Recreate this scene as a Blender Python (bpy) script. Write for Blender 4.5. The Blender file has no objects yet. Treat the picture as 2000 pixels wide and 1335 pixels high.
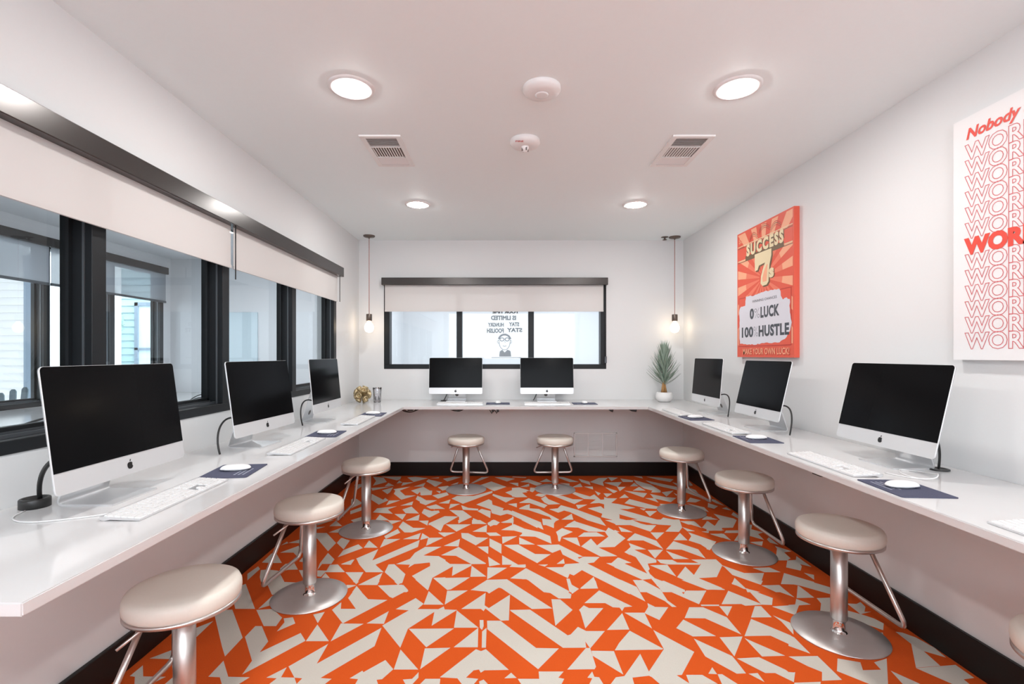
import bpy, bmesh, math, random
from mathutils import Vector, Matrix, geometry
random.seed(7)
PI = math.pi
C = bpy.context.scene.collection
scene = bpy.context.scene

# ------------------------------------------------------------------ materials
def node_mat(name, color=(.8,.8,.8), rough=.5, metal=0, spec=.5, coat=0, emit=None, estr=0):
    m = bpy.data.materials.new(name); m.use_nodes = True
    b = m.node_tree.nodes['Principled BSDF']
    b.inputs['Base Color'].default_value = (*color, 1)
    b.inputs['Roughness'].default_value = rough
    b.inputs['Metallic'].default_value = metal
    b.inputs['Specular IOR Level'].default_value = spec
    b.inputs['Coat Weight'].default_value = coat
    b.inputs['Coat Roughness'].default_value = .05
    if emit:
        b.inputs['Emission Color'].default_value = (*emit, 1)
        b.inputs['Emission Strength'].default_value = estr
    return m

def add_noise(m, scale, amount, bump=0, stretch=(1,1,1), detail=4):
    """vary the base colour slightly and bump the surface with a noise in object space"""
    nt = m.node_tree; n = nt.nodes; l = nt.links
    b = n['Principled BSDF']
    tc = n.new('ShaderNodeTexCoord'); mp = n.new('ShaderNodeMapping')
    mp.inputs['Scale'].default_value = stretch
    nz = n.new('ShaderNodeTexNoise'); nz.inputs['Scale'].default_value = scale; nz.inputs['Detail'].default_value = detail
    l.new(tc.outputs['Object'], mp.inputs['Vector']); l.new(mp.outputs[0], nz.inputs['Vector'])
    if amount:
        c = list(b.inputs['Base Color'].default_value)
        mix = n.new('ShaderNodeMix'); mix.data_type = 'RGBA'
        mix.inputs[6].default_value = [max(0, v*(1-amount)) for v in c[:3]] + [1]
        mix.inputs[7].default_value = [min(1, v*(1+amount)) for v in c[:3]] + [1]
        l.new(nz.outputs['Fac'], mix.inputs[0]); l.new(mix.outputs[2], b.inputs['Base Color'])
    if bump:
        bp = n.new('ShaderNodeBump'); bp.inputs['Strength'].default_value = bump; bp.inputs['Distance'].default_value = .002
        l.new(nz.outputs['Fac'], bp.inputs['Height']); l.new(bp.outputs[0], b.inputs['Normal'])
    return m

def glass_mat(name, tint=(1,1,1), ior=1.45, extra=.0):
    """thin pane: see-through with a Fresnel reflection"""
    m = bpy.data.materials.new(name); m.use_nodes = True
    nt = m.node_tree; n = nt.nodes; l = nt.links; n.clear()
    out = n.new('ShaderNodeOutputMaterial'); mix = n.new('ShaderNodeMixShader')
    tr = n.new('ShaderNodeBsdfTransparent'); tr.inputs[0].default_value = (*tint, 1)
    gl = n.new('ShaderNodeBsdfGlossy'); gl.inputs['Roughness'].default_value = .0
    fr = n.new('ShaderNodeFresnel'); fr.inputs[0].default_value = ior
    ad = n.new('ShaderNodeMath'); ad.operation = 'ADD'; ad.inputs[1].default_value = extra
    l.new(fr.outputs[0], ad.inputs[0]); l.new(ad.outputs[0], mix.inputs[0])
    l.new(tr.outputs[0], mix.inputs[1]); l.new(gl.outputs[0], mix.inputs[2]); l.new(mix.outputs[0], out.inputs[0])
    return m

def shade_mat(name, color, see=.12):
    m = bpy.data.materials.new(name); m.use_nodes = True
    nt = m.node_tree; n = nt.nodes; l = nt.links; n.clear()
    out = n.new('ShaderNodeOutputMaterial')
    d = n.new('ShaderNodeBsdfDiffuse'); d.inputs[0].default_value = (*color, 1)
    t = n.new('ShaderNodeBsdfTranslucent'); t.inputs[0].default_value = (*color, 1)
    tr = n.new('ShaderNodeBsdfTransparent')
    m1 = n.new('ShaderNodeMixShader'); m1.inputs[0].default_value = .3
    m2 = n.new('ShaderNodeMixShader'); m2.inputs[0].default_value = see
    l.new(d.outputs[0], m1.inputs[1]); l.new(t.outputs[0], m1.inputs[2])
    l.new(m1.outputs[0], m2.inputs[1]); l.new(tr.outputs[0], m2.inputs[2]); l.new(m2.outputs[0], out.inputs[0])
    return m

M = {}
M['wall'] = add_noise(node_mat('wall_paint', (.73,.735,.735), .55, spec=.3), 90, .01, .05)
M['ceil'] = add_noise(node_mat('ceiling_paint', (.88,.95,.96), .6, spec=.3), 60, .01, .05)
M['orange'] = add_noise(node_mat('carpet_orange', (.60,.088,.013), .95, spec=.1), 260, .10, .6)
M['cream'] = add_noise(node_mat('carpet_cream', (.56,.53,.47), .95, spec=.1), 260, .07, .6)
M['base'] = node_mat('baseboard_black', (.007,.006,.006), .4, spec=.3)
M['quartz'] = add_noise(node_mat('white_quartz', (.66,.655,.655), .12, spec=.6), 5, .03, 0, (1,1,1), 6)
M['frame'] = node_mat('window_frame_dark', (.009,.011,.013), .42, 0, .3)
M['bronze'] = node_mat('valance_bronze', (.062,.056,.053), .24, .55)
M['track'] = node_mat('window_track_grey', (.10,.11,.12), .35, .5)
M['glass'] = glass_mat('window_glass', (.94,.98,.985), 1.45, .02)
M['fabric'] = shade_mat('roller_fabric', (.80,.77,.75), .08)
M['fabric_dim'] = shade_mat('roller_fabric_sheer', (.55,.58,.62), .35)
M['alu'] = node_mat('aluminium_satin', (.78,.79,.80), .32, .75)
M['alu_light'] = node_mat('aluminium_light', (.70,.71,.72), .35, .35)
M['screen'] = node_mat('screen_black_glass', (.004,.004,.0045), .14, 0, .06)
M['logo'] = node_mat('logo_black', (.01,.01,.01), .3)
M['key'] = node_mat('keycap_white', (.74,.74,.74), .45)
M['mouse'] = node_mat('mouse_white', (.86,.86,.86), .15, 0, .6)
M['pad'] = add_noise(node_mat('mouse_mat_slate', (.075,.080,.125), .8, spec=.2), 300, .2, .2)
M['padprint'] = node_mat('mouse_mat_print', (.35,.37,.45), .7)
M['black'] = node_mat('black_plastic', (.02,.02,.02), .4)
M['white'] = node_mat('white_plastic', (.82,.81,.80), .4)
M['cable_white'] = node_mat('cable_white', (.78,.78,.78), .4)
M['steel'] = add_noise(node_mat('brushed_steel', (.62,.60,.58), .33, 1), 40, .06, .05, (1,1,30))
M['steel_base'] = add_noise(node_mat('satin_steel', (.66,.65,.64), .42, .85), 30, .05, .04)
M['chrome'] = node_mat('chrome', (.80,.80,.80), .08, 1)
M['seat'] = add_noise(node_mat('seat_cream_vinyl', (.72,.68,.61), .42), 120, .03, .08)
M['lamp'] = node_mat('lamp_lens', (1,1,1), .4, emit=(.985,.965,.945), estr=165)
M['fill_behind'] = node_mat('fill_lens_behind', (1,1,1), .4, emit=(.93,.96,1), estr=270)  # glow of the lights added behind the end window
M['fill_neighbour'] = node_mat('fill_lens_neighbour', (1,1,1), .4, emit=(.93,.96,1), estr=300)  # glow of the lights added in the neighbouring room
M['filament'] = node_mat('filament_glow', (1,.8,.5), .4, emit=(1,.70,.42), estr=40)
def bulb_mat():
    m = bpy.data.materials.new('bulb_glass'); m.use_nodes = True
    nt = m.node_tree; n = nt.nodes; l = nt.links; n.clear()
    out = n.new('ShaderNodeOutputMaterial'); mix = n.new('ShaderNodeMixShader'); mix.inputs[0].default_value = .55
    tr = n.new('ShaderNodeBsdfTransparent'); em = n.new('ShaderNodeEmission'); em.inputs[0].default_value = (1,.86,.68,1); em.inputs[1].default_value = 5
    l.new(tr.outputs[0], mix.inputs[1]); l.new(em.outputs[0], mix.inputs[2]); l.new(mix.outputs[0], out.inputs[0])
    return m
M['bulb'] = bulb_mat()
M['bulbfrost'] = node_mat('bulb_frosted_tip', (.95,.93,.88), .5, emit=(1,.86,.66), estr=2.5)
M['redcord'] = node_mat('pendant_cord_red', (.42,.13,.10), .7)
M['socket'] = node_mat('socket_pewter', (.16,.13,.11), .35, .8)
M['pot'] = node_mat('ceramic_white', (.80,.79,.78), .3)
M['leaf'] = add_noise(node_mat('leaf_grey_green', (.27,.35,.28), .55), 20, .25)
M['trunk'] = add_noise(node_mat('trunk_tan', (.45,.24,.09), .8), 60, .3)
M['soil'] = node_mat('soil', (.10,.07,.05), .95)
M['gold'] = add_noise(node_mat('antique_gold', (.50,.40,.24), .35, .8), 60, .25, .3)
M['clear'] = glass_mat('clear_acrylic', (.965,.965,.98), 1.4, .03)
M['coral'] = node_mat('print_coral', (.72,.105,.06), .5)
M['coral_dk'] = node_mat('print_coral_dark', (.50,.045,.03), .5)
M['peach'] = node_mat('print_peach', (.86,.40,.24), .5)
M['salmon'] = node_mat('print_salmon', (.80,.20,.12), .5)
M['sand'] = node_mat('print_sand', (.78,.66,.42), .5)
M['brown'] = node_mat('print_brown', (.17,.11,.06), .5)
M['paper'] = node_mat('print_grey_white', (.66,.66,.72), .5)
M['charcoal'] = node_mat('print_charcoal', (.06,.07,.085), .5)
M['canvas'] = node_mat('canvas_white', (.80,.79,.79), .5)
M['red'] = node_mat('print_red', (.74,.07,.045), .5)
M['redline'] = node_mat('print_red_line', (.62,.13,.14), .5)
M['siding'] = node_mat('siding_white', (.84,.81,.79), .5)
M['trimgrey'] = node_mat('trim_blue_grey', (.23,.28,.34), .5)
M['deck'] = node_mat('concrete_light', (.74,.76,.78), .8)
M['chairgrey'] = node_mat('chair_slate', (.05,.075,.09), .5)
M['teal'] = node_mat('teal_pale', (.42,.58,.60), .5)
M['tree'] = add_noise(node_mat('tree_leaves', (.22,.36,.30), .7), 6, .4)
M['ink'] = node_mat('ink_grey', (.05,.055,.07), .6)
M['room2'] = node_mat('wall_paint_cool', (.80,.81,.83), .6)
M['board'] = node_mat('board_pale_blue', (.62,.74,.80), .25)
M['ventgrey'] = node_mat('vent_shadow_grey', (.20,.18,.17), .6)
M['redtext'] = node_mat('text_red', (.60,.05,.04), .5)

# ------------------------------------------------------------------ mesh builder
class MB:
    def __init__(s): s.bm = bmesh.new(); s.mats = []
    def mi(s, m):
        m = M[m] if isinstance(m, str) else m
        if m not in s.mats: s.mats.append(m)
        return s.mats.index(m)
    def faces(s, verts, faces, mat, smooth=False, mtx=None):
        k = s.mi(mat)
        vs = [s.bm.verts.new(mtx @ Vector(v) if mtx else Vector(v)) for v in verts]
        out = []
        for f in faces:
            try:
                fc = s.bm.faces.new([vs[i] for i in f]); fc.material_index = k; fc.smooth = smooth; out.append(fc)
            except ValueError: pass
        return vs, out
    def box(s, lo, hi, mat, bevel=0, seg=2, mtx=None):
        x0,y0,z0 = lo; x1,y1,z1 = hi
        v = [(x0,y0,z0),(x1,y0,z0),(x1,y1,z0),(x0,y1,z0),(x0,y0,z1),(x1,y0,z1),(x1,y1,z1),(x0,y1,z1)]
        f = [(3,2,1,0),(4,5,6,7),(0,1,5,4),(1,2,6,5),(2,3,7,6),(3,0,4,7)]
        vs, fs = s.faces(v, f, mat, False, mtx)
        if bevel:
            es = {e for q in fs for e in q.edges}
            bmesh.ops.bevel(s.bm, geom=list(es), offset=bevel, segments=seg, affect='EDGES', profile=.5)
        return s
    def prism(s, pts, z0, z1, mat, mtx=None, side=None, smooth_side=False):
        """polygon (x,y) list extruded z0..z1"""
        n = len(pts)
        v = [(p[0],p[1],z0) for p in pts] + [(p[0],p[1],z1) for p in pts]
        s.faces(v, [tuple(range(n-1,-1,-1)), tuple(range(n,2*n))], mat, False, mtx)
        s.faces(v, [(i,(i+1)%n,(i+1)%n+n,i+n) for i in range(n)], side or mat, smooth_side, mtx)
        return s
    def lathe(s, prof, mat, n=32, mtx=None, smooth=True, caps=True):
        """prof: list of (r,z); revolved about z"""
        v = []; f = []
        for r,z in prof:
            for i in range(n):
                a = 2*PI*i/n; v.append((r*math.cos(a), r*math.sin(a), z))
        for j in range(len(prof)-1):
            for i in range(n):
                f.append((j*n+i, j*n+(i+1)%n, (j+1)*n+(i+1)%n, (j+1)*n+i))
        if caps:
            if prof[0][0] > 1e-5: f.append(tuple(range(n-1,-1,-1)))
            if prof[-1][0] > 1e-5: f.append(tuple((len(prof)-1)*n+i for i in range(n)))
        s.faces(v, f, mat, smooth, mtx); return s
    def tube(s, pts, r, mat, n=10, closed=False, mtx=None, caps=True):
        pts = [Vector(p) for p in pts]; m = len(pts)
        rr = r if isinstance(r, (list,tuple)) else [r]*m
        tang = []
        for i in range(m):
            if closed: t = pts[(i+1)%m]-pts[i-1]
            else: t = pts[min(i+1,m-1)]-pts[max(i-1,0)]
            tang.append(t.normalized())
        up = Vector((0,0,1)) if abs(tang[0].z) < .9 else Vector((1,0,0))
        nrm = tang[0].cross(up).normalized()
        v = []
        for i in range(m):
            t = tang[i]; nrm = (nrm - t*nrm.dot(t)).normalized(); b = t.cross(nrm)
            for k in range(n):
                a = 2*PI*k/n; v.append(tuple(pts[i]+(nrm*math.cos(a)+b*math.sin(a))*rr[i]))
        f = []
        for i in range(m if closed else m-1):
            j = (i+1)%m
            for k in range(n): f.append((i*n+k, i*n+(k+1)%n, j*n+(k+1)%n, j*n+k))
        if not closed and caps:
            f.append(tuple(range(n-1,-1,-1))); f.append(tuple((m-1)*n+k for k in range(n)))
        s.faces(v, f, mat, True, mtx); return s
    def build(s, name, parent=None, recalc=True, loc=None):
        if recalc: bmesh.ops.recalc_face_normals(s.bm, faces=s.bm.faces[:])
        me = bpy.data.meshes.new(name); s.bm.to_mesh(me); s.bm.free()
        for m in s.mats: me.materials.append(m)
        o = bpy.data.objects.new(name, me); C.objects.link(o)
        if parent: o.parent = parent
        if loc: o.location = loc
        return o

def rounded(pts, r, seg=5):
    """round the corners of a 3D polyline"""
    pts = [Vector(p) for p in pts]; out = [pts[0]]
    for i in range(1, len(pts)-1):
        a, b, c = pts[i-1], pts[i], pts[i+1]
        d1 = (a-b); d2 = (c-b); k = min(r, d1.length*.49, d2.length*.49)
        p0 = b + d1.normalized()*k; p1 = b + d2.normalized()*k
        for j in range(seg+1):
            t = j/seg; out.append(p0*(1-t)**2 + b*2*t*(1-t) + p1*t*t)
    out.append(pts[-1]); return out
def bez(p0, p1, p2, p3, n=14):
    p0,p1,p2,p3 = map(Vector,(p0,p1,p2,p3))
    return [p0*(1-t)**3+p1*3*t*(1-t)**2+p2*3*t*t*(1-t)+p3*t**3 for t in [i/n for i in range(n+1)]]
def rrect(w, h, r, cx=0, cy=0, seg=6):
    out = []
    for (sx, sy, a0) in ((1,1,0),(-1,1,90),(-1,-1,180),(1,-1,270)):
        for k in range(seg+1):
            a = math.radians(a0+90*k/seg)
            out.append((cx+sx*(w/2-r)+r*math.cos(a), cy+sy*(h/2-r)+r*math.sin(a)))
    return out
def text_geo(txt, size, offset=0, shear=0, outline=0, spacing=1, resolution=3, align='LEFT'):
    cu = bpy.data.curves.new('lettering', 'FONT'); cu.body = txt; cu.size = size; cu.offset = offset; cu.shear = shear
    cu.space_character = spacing; cu.resolution_u = resolution; cu.align_x = align
    if outline: cu.fill_mode = 'NONE'; cu.bevel_depth = outline; cu.bevel_resolution = 0
    o = bpy.data.objects.new('lettering', cu); C.objects.link(o)
    bpy.context.view_layer.update()
    dg = bpy.context.evaluated_depsgraph_get()
    me = bpy.data.meshes.new_from_object(o.evaluated_get(dg))
    v = [tuple(p.co) for p in me.vertices]; f = [tuple(p.vertices) for p in me.polygons]
    bpy.data.objects.remove(o); bpy.data.meshes.remove(me); bpy.data.curves.remove(cu)
    return v, f
def fit_text(mb, txt, u0, u1, v0, v1, depth, mat, mtx, **kw):
    """place lettering in a rectangle of the sheet"""
    v, f = text_geo(txt, 1, **kw)
    xs = [p[0] for p in v]; ys = [p[1] for p in v]
    sx = (u1-u0)/(max(xs)-min(xs)); sy = (v1-v0)/(max(ys)-min(ys)); x0 = min(xs); y0 = min(ys)
    mb.faces([(u0+(p[0]-x0)*sx, v0+(p[1]-y0)*sy, depth) for p in v], f, mat, False, mtx)

def tag(o, label=None, cat=None, group=None, kind=None):
    if label: o['label'] = label
    if cat: o['category'] = cat
    if group: o['group'] = group
    if kind: o['kind'] = kind
    return o
def empty(name, loc, rz=0):
    o = bpy.data.objects.new(name, None); C.objects.link(o); o.location = loc; o.rotation_euler = (0,0,rz); o.empty_display_size = .1
    return o
def copy_tree(o, parent=None):
    c = o.copy(); C.objects.link(c)
    if parent: c.parent = parent
    for ch in [x for x in bpy.data.objects if x.parent == o]: copy_tree(ch, c)
    return c
def struct(o, label=None, cat=None): return tag(o, label, cat, None, 'structure')

# ------------------------------------------------------------------ room dimensions (metres)
XL, XR, YB, YF, ZC = -1.516, 1.856, 5.0, -1.8, 2.441
TOP = .787; TH = .027
WT = .17                      # wall thickness
# ------------------------------------------------------------------ camera
cd = bpy.data.cameras.new('camera'); cam = bpy.data.objects.new('camera', cd); C.objects.link(cam)
cam.location = (0,0,1.255); cam.rotation_euler = (PI/2,0,0)
cd.sensor_fit = 'HORIZONTAL'; cd.sensor_width = 36; cd.lens = 36*940/2000
cd.shift_x = .007; cd.shift_y = .01225; cd.clip_start = .02; cd.clip_end = 200
scene.camera = cam
# cream shapes woven into the orange carpet: flat lists x,y,x,y... in millimetres on the floor
CREAM = [
[-1387,2367,-1342,2370,-1163,2135,-1164,2002,-1215,2068,-1403,2325],
[-1469,2576,-1419,2636,-1234,2377,-1331,2377],
[-1455,2165,-1374,2268,-1371,2141,-1392,2041],
[-1156,1876,-1154,1974,-1078,1876,-993,1873,-1015,1832,-1077,1832,-1109,1873],
[-1468,1989,-1384,2079,-1220,1832,-1296,1832,-1289,1907,-1306,1894,-1374,1984],
[-1465,1880,-1463,1945,-1411,1878,-1321,1876,-1351,1832,-1410,1832,-1442,1876],
[-1222,2367,-1146,2377,-1063,2297,-1058,2226,-1115,2226],
[-1218,2377,-1210,2506,-1196,2494,-1165,2417],
[-1296,2627,-1309,2690,-1211,2654,-1074,2650,-1185,2526,-1216,2514],
[-801,2601,-702,2471,-601,2463,-757,2248,-850,2367,-829,2440,-810,2377,-736,2377,-808,2482],
[-926,2325,-879,2349,-875,2251],
[-1053,2291,-1013,2301,-979,2248,-1034,2183,-1034,2258],
[-1156,2141,-1154,2226,-1124,2226,-1036,2107,-1034,2030,-921,2171,-875,2112,-999,1933,-1031,1889,-1037,1974],
[-872,2239,-771,2109,-872,2109],
[-766,2248,-659,2245,-763,2107],
[-862,2623,-807,2619,-845,2584],
[-799,2623,-756,2690,-695,2672,-695,2623],
[-841,2663,-807,2663,-812,2636],
[-688,2614,-553,2623,-516,2567,-578,2482,-597,2494],
[-612,2663,-565,2663,-582,2623],
[-646,2248,-568,2356,-564,2245],
[-767,2090,-764,1955,-567,2213,-561,2073,-716,1869,-671,1864,-687,1832,-795,1832,-786,1867,-818,1871,-871,1938],
[-927,1871,-876,1933,-871,1873,-818,1871,-792,1832,-899,1832,-885,1867],
[-602,1867,-566,1912,-559,1903,-491,1979,-445,1921,-475,1862,-495,1858,-482,1832,-570,1832,-568,1862],
[-538,2374,-460,2482,-409,2425,-431,2375,-328,2374,-305,2399,-296,2372,-235,2367,-339,2229,-344,2349,-444,2204,-448,2062,-568,2231,-472,2363],
[-444,2049,-345,1919,-443,1919],
[-404,2555,-307,2417,-408,2417],
[-307,2559,-197,2563,-302,2417],
[-389,2686,-306,2572,-290,2572,-213,2686],
[-500,2686,-408,2686,-410,2563],
[-183,2566,-101,2672,23,2672,235,2381,134,2375,-19,2588,-34,2593,-83,2530,-105,2563],
[-215,2376,-101,2538,-101,2410,-79,2384,27,2518,19,2274,-17,2271,-96,2381,-104,2356,-118,2376],
[-236,2363,-121,2213,-234,2213],
[-440,2204,-233,2207,-337,2065],
[-220,2065,-122,2213,-116,2065],
[-342,2057,-233,2062,-338,1921],
[-103,2183,-84,2213,-81,2062,-99,2062],
[-119,2277,-101,2277,-98,2226,-104,2195,-115,2213],
[-84,2271,-21,2271,134,2060,231,2057,133,1921,-80,2201],
[-253,1873,-123,2052,-101,2038,-81,2052,16,1917,-81,1914,-95,1900,-103,1919,-124,1914,-151,1871,-103,1864,-119,1832,-163,1832,-184,1867],
[-324,1832,-308,1864,-250,1864,-248,1832],
[-394,1860,-359,1864,-341,1903,-336,1871,-353,1832,-378,1832],
[-99,1849,-82,1860,-63,1832,-96,1832],
[-2,1867,25,1900,46,1869],
[25,2367,124,2370,281,2153,295,2159,337,2220,370,2186,454,2186,365,2057,352,2107,349,2062,249,2061,83,2284,29,2356],
[50,1864,133,1864,134,1907,233,1907,208,1871,230,1864,215,1832,63,1832],
[142,2681,225,2681,349,2522,339,2478,277,2478],
[239,2471,284,2469,333,2367,234,2229],
[365,2367,395,2410,417,2384,488,2384,369,2207,369,2345],
[351,2663,347,2567,353,2526,398,2580,363,2627,362,2663],
[402,2580,491,2663,504,2672,500,2584],
[402,2432,502,2563,636,2399,594,2392,574,2356,570,2388,537,2392,507,2432],
[542,2681,649,2681,713,2601,715,2448],
[713,2681,739,2681,832,2572,831,2459,855,2395,832,2395,816,2451,717,2588],
[721,2432,748,2395,812,2392,731,2277,678,2338,713,2395],
[582,2342,679,2342,675,2207],
[570,2338,569,2198,466,2195],
[568,2189,677,2054,669,2049,467,2044,497,2095],
[347,2060,365,2060,367,1936,358,1921,249,1919],
[367,2041,462,2038,465,1889,366,2007],
[568,2020,571,1907,678,2052,677,2195,800,2033,694,1887,673,1885,709,1832,592,1832,573,1873,564,1882,496,1871,493,1832,402,1832,432,1873,467,1880],
[321,1871,346,1907,349,1876,367,1873,376,1832,321,1832,339,1867],
[829,2663,883,2672,961,2567,935,2559,936,2522,964,2561,1070,2559,977,2421,826,2614],
[984,2681,1082,2681,1178,2572,1079,2572],
[1245,2645,1286,2677,1295,2576,1280,2580],
[1297,2588,1382,2482,1340,2414,1290,2417,1297,2563],
[1188,2559,1296,2417,1202,2406,1191,2423,1090,2421],
[1248,2403,1279,2403,1276,2301,1176,2299],
[1070,2403,1134,2401,1069,2311],
[984,2417,1076,2417,1070,2404,982,2404],
[916,2392,985,2392,1061,2301,1061,2159,954,2291,857,2294],
[846,2281,942,2147,838,2144,787,2210],
[1170,2287,1278,2153,1284,2124,1277,2025,1187,2150,1069,2147],
[1062,2132,1169,2007,1070,2002],
[954,2138,1059,2144,955,2002],
[836,2129,947,2005,949,1969,950,1896,913,1894,834,2002],
[959,1989,1055,1997,1119,1917,1124,1898,1148,1903,1108,1845,1066,1898,1027,1898],
[801,1894,833,1933,834,1891],
[711,1887,774,1887,812,1836,704,1832],
[836,1891,854,1891,889,1832,827,1832],
[959,1894,997,1898,996,1845],
[1332,2399,1456,2414,1498,2474,1531,2429,1473,2410,1400,2321],
[1596,2614,1599,2530,1574,2490,1507,2482],
[1396,2619,1494,2623,1498,2490],
[1519,2636,1538,2663,1683,2663,1644,2601,1602,2627],
[1354,2677,1433,2672,1398,2627],
[1291,2318,1343,2245,1295,2159,1301,2264],
[1593,2618,1599,2487,1505,2482],
[1494,2462,1538,2419,1471,2410,1408,2328,1380,2342,1423,2414,1465,2419],
[1569,2663,1693,2663,1756,2596,1706,2522,1601,2618,1556,2640],
[1608,2482,1682,2487,1584,2342,1537,2346,1596,2429],
[1726,2429,1771,2424,1805,2443,1795,2396,1756,2350,1789,2350,1721,2328],
[1674,2368,1727,2324,1757,2290,1770,2248,1724,2193,1627,2303],
[1676,2174,1707,2174,1665,2104,1656,2125],
[1272,2158,1285,2136,1283,2021,1223,2075],
[1180,2002,1303,2005,1302,1858,1221,1853,1255,1904,1221,1939],
[1375,1989,1451,1964,1425,1915,1499,1918,1507,1964,1578,1989,1458,1831,1393,1831,1318,1910],
[1770,2181,1795,2174,1825,2136,1840,2062,1829,1995,1774,2038,1757,1942,1649,1930,1764,2089],
[1647,1928,1824,1948,1823,1869,1774,1861,1771,1831,1708,1831],
[1533,1912,1586,1831,1516,1831],
[1122,1904,1147,1901,1111,1853,1098,1864],
[1108,1842,1212,1847,1201,1831,1101,1831],
[-1392,3565,-1391,3652,-1297,3652,-1379,3537],
[-1284,3521,-1277,3640,-1193,3526],
[-1370,3504,-1309,3510,-1351,3461],
[-1243,3398,-1178,3504,-1164,3440,-1167,3393],
[-1370,3388,-1254,3388,-1125,3209,-1129,3073,-1280,3284],
[-1120,3209,-1122,3298,-1047,3251,-1043,3107],
[-1093,2804,-1113,2899,-1120,3048,-1045,2952,-1041,2887,-1096,2887],
[-1045,2876,-999,2880,-923,2778,-1036,2777,-1039,2720,-1063,2726,-1092,2801,-1037,2797],
[-1031,2707,-1032,2767,-985,2707],
[-982,2884,-930,2952,-931,2884],
[-1474,3168,-1462,3232,-1442,3204],
[-1444,3209,-1379,3284,-1346,3204],
[-1425,3052,-1340,3182,-1283,3056,-1276,2975,-1340,3052],
[-1467,2906,-1473,3040,-1437,3031,-1345,2902,-1398,2899],
[-1474,2756,-1463,2854,-1434,2819,-1432,2677],
[-1422,2804,-1388,2812,-1318,2797,-1268,2730,-1217,2658,-1106,2649,-1071,2649,-1127,2510,-1233,2544,-1282,2615,-1335,2640,-1383,2716],
[-1319,2826,-1316,2887,-1272,2906,-1209,2812,-1264,2808,-1296,2784],
[-1249,2921,-1256,3023,-1204,2906],
[-1200,2804,-1160,2804,-1101,2658,-1118,2677],
[-1114,3214,-1113,3298,-1046,3241,-1040,3103],
[-1035,2983,-1037,3090,-970,3186,-921,3124],
[-917,3129,-917,3251,-826,3129],
[-812,3129,-821,3274,-712,3279],
[-834,3328,-772,3466,-737,3393,-811,3279],
[-693,3274,-592,3388,-587,3274],
[-573,3260,-580,3383,-518,3303],
[-773,3504,-767,3623,-664,3488,-574,3483,-655,3398,-708,3398],
[-886,3646,-783,3640,-838,3565],
[-652,3635,-577,3640,-569,3537],
[-563,3565,-520,3652,-451,3652,-456,3419],
[-469,3398,-419,3398,-409,3318],
[-525,3298,-422,3298,-517,3159],
[-915,2964,-817,3107,-808,2936,-577,3260,-567,3142,-773,2876,-699,2777,-802,2777,-869,2876],
[-979,2880,-922,2952,-920,2876],
[-652,2884,-583,2960,-570,3048,-521,3142,-416,3146,-509,3007,-414,2999,-363,2944,-348,2819,-407,2710,-409,2567,-527,2730,-432,2876,-456,2906,-543,2884,-569,2836,-567,2876],
[-693,2777,-696,2880,-662,2884,-569,2753,-564,2646,-584,2634],
[-920,2777,-816,2777,-812,2630],
[-799,2624,-704,2770,-696,2624],
[-863,2624,-815,2621,-845,2585],
[-807,2544,-804,2612,-756,2544],
[-998,2876,-930,2780,-964,2780],
[-690,2618,-562,2627,-512,2556,-519,2544,-635,2544],
[-401,2707,-335,2713,-321,2603],
[-556,3582,-518,3652,-397,3664,-450,3560,-455,3419],
[-438,3560,-251,3560,-343,3414],
[-470,3393,-349,3398,-419,3318],
[-514,3298,-432,3303,-495,3186],
[-490,3142,-415,3146,-475,3056],
[-344,3577,-355,3652,-306,3652],
[-244,3571,-249,3652,-188,3652,-132,3565],
[-126,3577,-98,3652,-74,3652,-40,3600,-106,3515],
[-32,3600,20,3652,67,3652,64,3588],
[-229,3414,-131,3549,-129,3403],
[-307,3388,-257,3383,-196,3308,-114,3298,-191,3168,-295,3298],
[-401,3159,-306,3279,-303,3150],
[-399,3011,-302,3142,-113,2895,-116,2887,-200,2884,-305,3003],
[-179,3146,-108,3150,-105,3031],
[-105,3289,-22,3186,-22,3036,-100,3150],
[-133,3393,-61,3398,-26,3338,-104,3333],
[-19,3318,85,3328,-16,3195],
[98,3308,199,3182,96,3186],
[-27,3445,68,3565,197,3403,231,3398,226,3323,100,3328,128,3388,65,3435],
[126,3652,208,3652,246,3617,237,3483],
[-7,3173,89,3182,186,3031,206,3023,197,2899],
[-104,2991,-26,2880,-93,2854],
[-17,3011,80,2876,125,2880,120,2836,28,2847,42,2876,-16,2876],
[-102,2840,13,2836,-85,2703,-99,2690],
[-197,2862,-105,2723,-195,2720],
[-466,2999,-412,2999,-329,2887,-200,2884,-200,2862,-300,2730,-308,2854,-408,2707,-410,2640],
[-402,2703,-197,2713,-290,2573,-307,2567],
[-181,2567,-99,2684,12,2690,114,2544,20,2544,-29,2597,-77,2544],
[30,2700,123,2829,187,2750,178,2621,120,2690],
[140,3640,165,3664,270,3582,277,3450],
[285,3652,393,3652,366,3582,355,3483,281,3571],
[124,3483,252,3403,314,3328,310,3195,209,3318,120,3328],
[119,3284,193,3182,115,3182],
[210,3173,357,3182,486,2991,451,2983,457,2960,489,2991,589,2987,537,2906,496,2895,682,2627,654,2521,496,2736,449,2804,392,2736,371,2756,354,2703,242,2840,344,2844,362,2884,451,2899,363,3023,358,3098,301,3048],
[114,3142,191,3031,289,3027,195,2899,109,3015],
[311,2887,362,2960,360,2891],
[200,2876,259,2880,237,2851],
[104,2876,123,2876,125,2847,103,2840],
[101,2784,127,2826,341,2556,329,2510,206,2544,124,2690,97,2690],
[345,2697,363,2697,365,2627,389,2591,356,2544,342,2544],
[406,2588,502,2720,501,2585],
[432,3504,524,3629,732,3409,592,3414,532,3493],
[505,3318,559,3398,648,3403,692,3323],
[392,3298,496,3303,494,3150],
[363,3409,414,3483,481,3409,391,3318,370,3232,360,3241,366,3328],
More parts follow.
